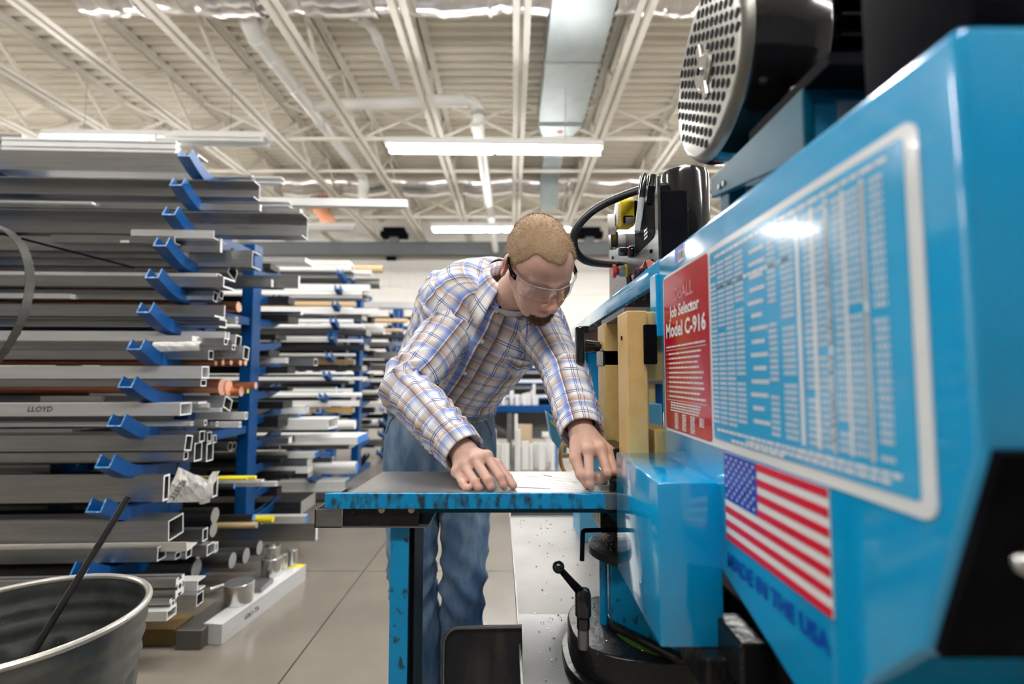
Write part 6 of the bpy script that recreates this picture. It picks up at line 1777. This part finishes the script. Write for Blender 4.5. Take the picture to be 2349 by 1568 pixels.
for a0, a1 in ((112, 150), (40, 68)):
    rg = []
    for k in range(13):
        v = k/12; a = a0 + (a1-a0)*v; dip = .045*(1 - abs(v-.5)*2)
        rg.append([on_torso(.56 - q*(.05 + dip), a, .0085 if 0 < q < 1 else -.002)[0] for q in (0, .02, .26, .5, .74, .98, 1)])
    loft(rg, 'pocket_flap', PLAID, shirt, closed=False, u0=.03, v0=.01)
    p, nn = on_torso(.56 - .075, (a0+a1)/2, .0095); MB().lathe([(0, .0035), (.0035, .003), (.0058, .0012), (.0062, -.001)], p, nn, 16).build('snap_button', PEARL, shirt, smooth=True)

# ------------------------------------------------------------------ jeans
jeans = thing('jeans', (0, 0, 0)); jeans.parent = man; jeans.location = -wloc(man)
JW = [
 (V3(-.228, 1.622, .72), .168, .108, V3(1, 0, 0)), (V3(-.230, 1.628, .80), .178, .125, V3(1, 0, 0)), (V3(-.230, 1.632, .88), .176, .132, V3(1, 0, 0)),
 (V3(-.229, 1.630, .95), .171, .126, V3(1, .01, 0)), (V3(-.226, 1.622, 1.005), .168, .121, V3(1, .02, 0)), (V3(-.222, 1.614, 1.035), .167, .120, V3(1, .02, -.02))]
jr = torso_rings(JW, 8, 96, False, 2.3)
for i, rg in enumerate(jr):
    for j, p in enumerate(rg): rg[j] = p + V3(0, 0, 0) + (p - V3(-.228, 1.625, p.z)).normalized()*(.004*nz1(p, 22) + .003*nz2(p, 40))
loft(jr, 'seat_and_hips', DENIM, jeans)
wb_ = [[p + (p - V3(-.224, 1.617, p.z)).normalized()*.004 for p in rg] for rg in jr[-12:]]
loft(wb_, 'waistband', DENIM, jeans, thick=.003)
def leg(P, radii, seed, name):
    C = catmull(P, 16); rr = catmull([V3(r_, q, 0) for r_, q in radii], 16); n = 56; k = len(C); rings = []; fn = vnoise(seed)
    for i in range(k):
        t = (C[min(i+1, k-1)]-C[max(i-1, 0)]).normalized(); u = V3(1, 0, 0); u = (u - t*t.x).normalized(); w = t.cross(u)
        f = i/(k-1); ring = []
        kn = math.exp(-((f-.55)/.12)**2); hm = math.exp(-((f-.95)/.08)**2)
        for j in range(n):
            a = 2*pi*j/n; d = u*cos(a) + w*sin(a)
            amp = .002 + .008*kn + .010*hm + .003*math.exp(-((f-.15)/.12)**2)
            disp = amp*ridge(sin(34*f*P[0].z*1.2 + 2.6*sin(a+seed) + 1.6*fn(C[i], 12))) + .006*fn(C[i] + d*.06, 16)
            ring.append(C[i] + u*cos(a)*(rr[i].x + disp) + w*sin(a)*(rr[i].y + disp))
        rings.append(ring)
    loft(rings, name, DENIM, jeans)
    # side seam
    MB().tube([r_[int(n*.55)] for r_ in rings[2:]], .0016, 5).build('seam', mat('seam thread', (.05, .09, .17), .9), jeans)
leg([V3(-.148, 1.630, .84), V3(-.148, 1.615, .68), V3(-.148, 1.585, .50), V3(-.158, 1.615, .30), V3(-.168, 1.645, .06)], [(.090, .105), (.082, .092), (.070, .078), (.066, .076), (.072, .085)], 5, 'trouser_leg')
leg([V3(-.316, 1.630, .84), V3(-.312, 1.612, .68), V3(-.305, 1.580, .50), V3(-.285, 1.60, .30), V3(-.272, 1.625, .06)], [(.092, .105), (.082, .092), (.070, .078), (.066, .076), (.072, .085)], 9, 'trouser_leg')
# fly, pocket openings
def on_jeans(f, ang, lift=.003):
    i = min(int(f*(len(jr)-1)), len(jr)-1); p = jr[i][int(ang/360*96) % 96]; c = V3(-.228, 1.625, p.z); return p + (p-c).normalized()*lift
THR = mat('denim thread', (.10, .13, .20), .9)
MB().tube([on_jeans(.40 + .5*k/10, 92 - 6*(1-k/10)**2, .001) for k in range(11)], .0018, 5).build('fly_seam', THR, jeans)
MB().tube([on_jeans(.82 - .30*(k/10)**1.6, 62 - 42*k/10, .001) for k in range(11)], .0018, 5).build('pocket_seam', THR, jeans)
MB().tube([on_jeans(.82 - .30*(k/10)**1.6, 118 + 42*k/10, .001) for k in range(11)], .0018, 5).build('pocket_seam', THR, jeans)
for a in (60, 120, 25, 155):
    q = [on_jeans(.84 + .15*k/4, a, .006) for k in range(5)]; MB().tube(q, .004, 6).build('belt_loop', DENIM, jeans)
# shoes
for an in (V3(-.168, 1.645, 0), V3(-.272, 1.625, 0)):
    sh_ = thing('shoe', (0, 0, 0)); sh_.parent = man; sh_.location = an - wloc(man)
    mb = MB(); rgs = []
    for k in range(13):
        y = .07 - .29*k/12; w_ = .046*math.sin(pi*min(1, (k+1.2)/13.5))**.45; h_ = .085 if k < 4 else .085 - .035*min(1, (k-4)/5)
        rgs.append([an + V3(w_*cos(a), y, max(.0, .012 + h_*(.5+.5*sin(a)))) for a in [2*pi*j/20 for j in range(20)]])
    for k in range(12): mb.add(rgs[k] + rgs[k+1], [(j, (j+1) % 20, 20+(j+1) % 20, 20+j) for j in range(20)])
    mb.add(rgs[0], [tuple(range(20))]); mb.add(rgs[-1], [tuple(range(20))])
    mb.build('shoe_upper', mat('shoe leather', (.05, .035, .025), .5), sh_, smooth=True)
    MB().prism([(an.x + .05*cos(2*pi*j/24), an.y - .075 + .15*sin(2*pi*j/24), 0) for j in range(24)], (0, 0, .02)).build('sole', RUBBER, sh_)
# black lanyard strap at the throat
p1, _ = on_torso(.93, 96, .004); p2, _ = on_torso(.80, 91, .006)
MB().bar(NECKB + V3(.02, -.075, -.005), p2, .010, .002, up=(0, -1, .3)).build('lanyard', BLACK, man)
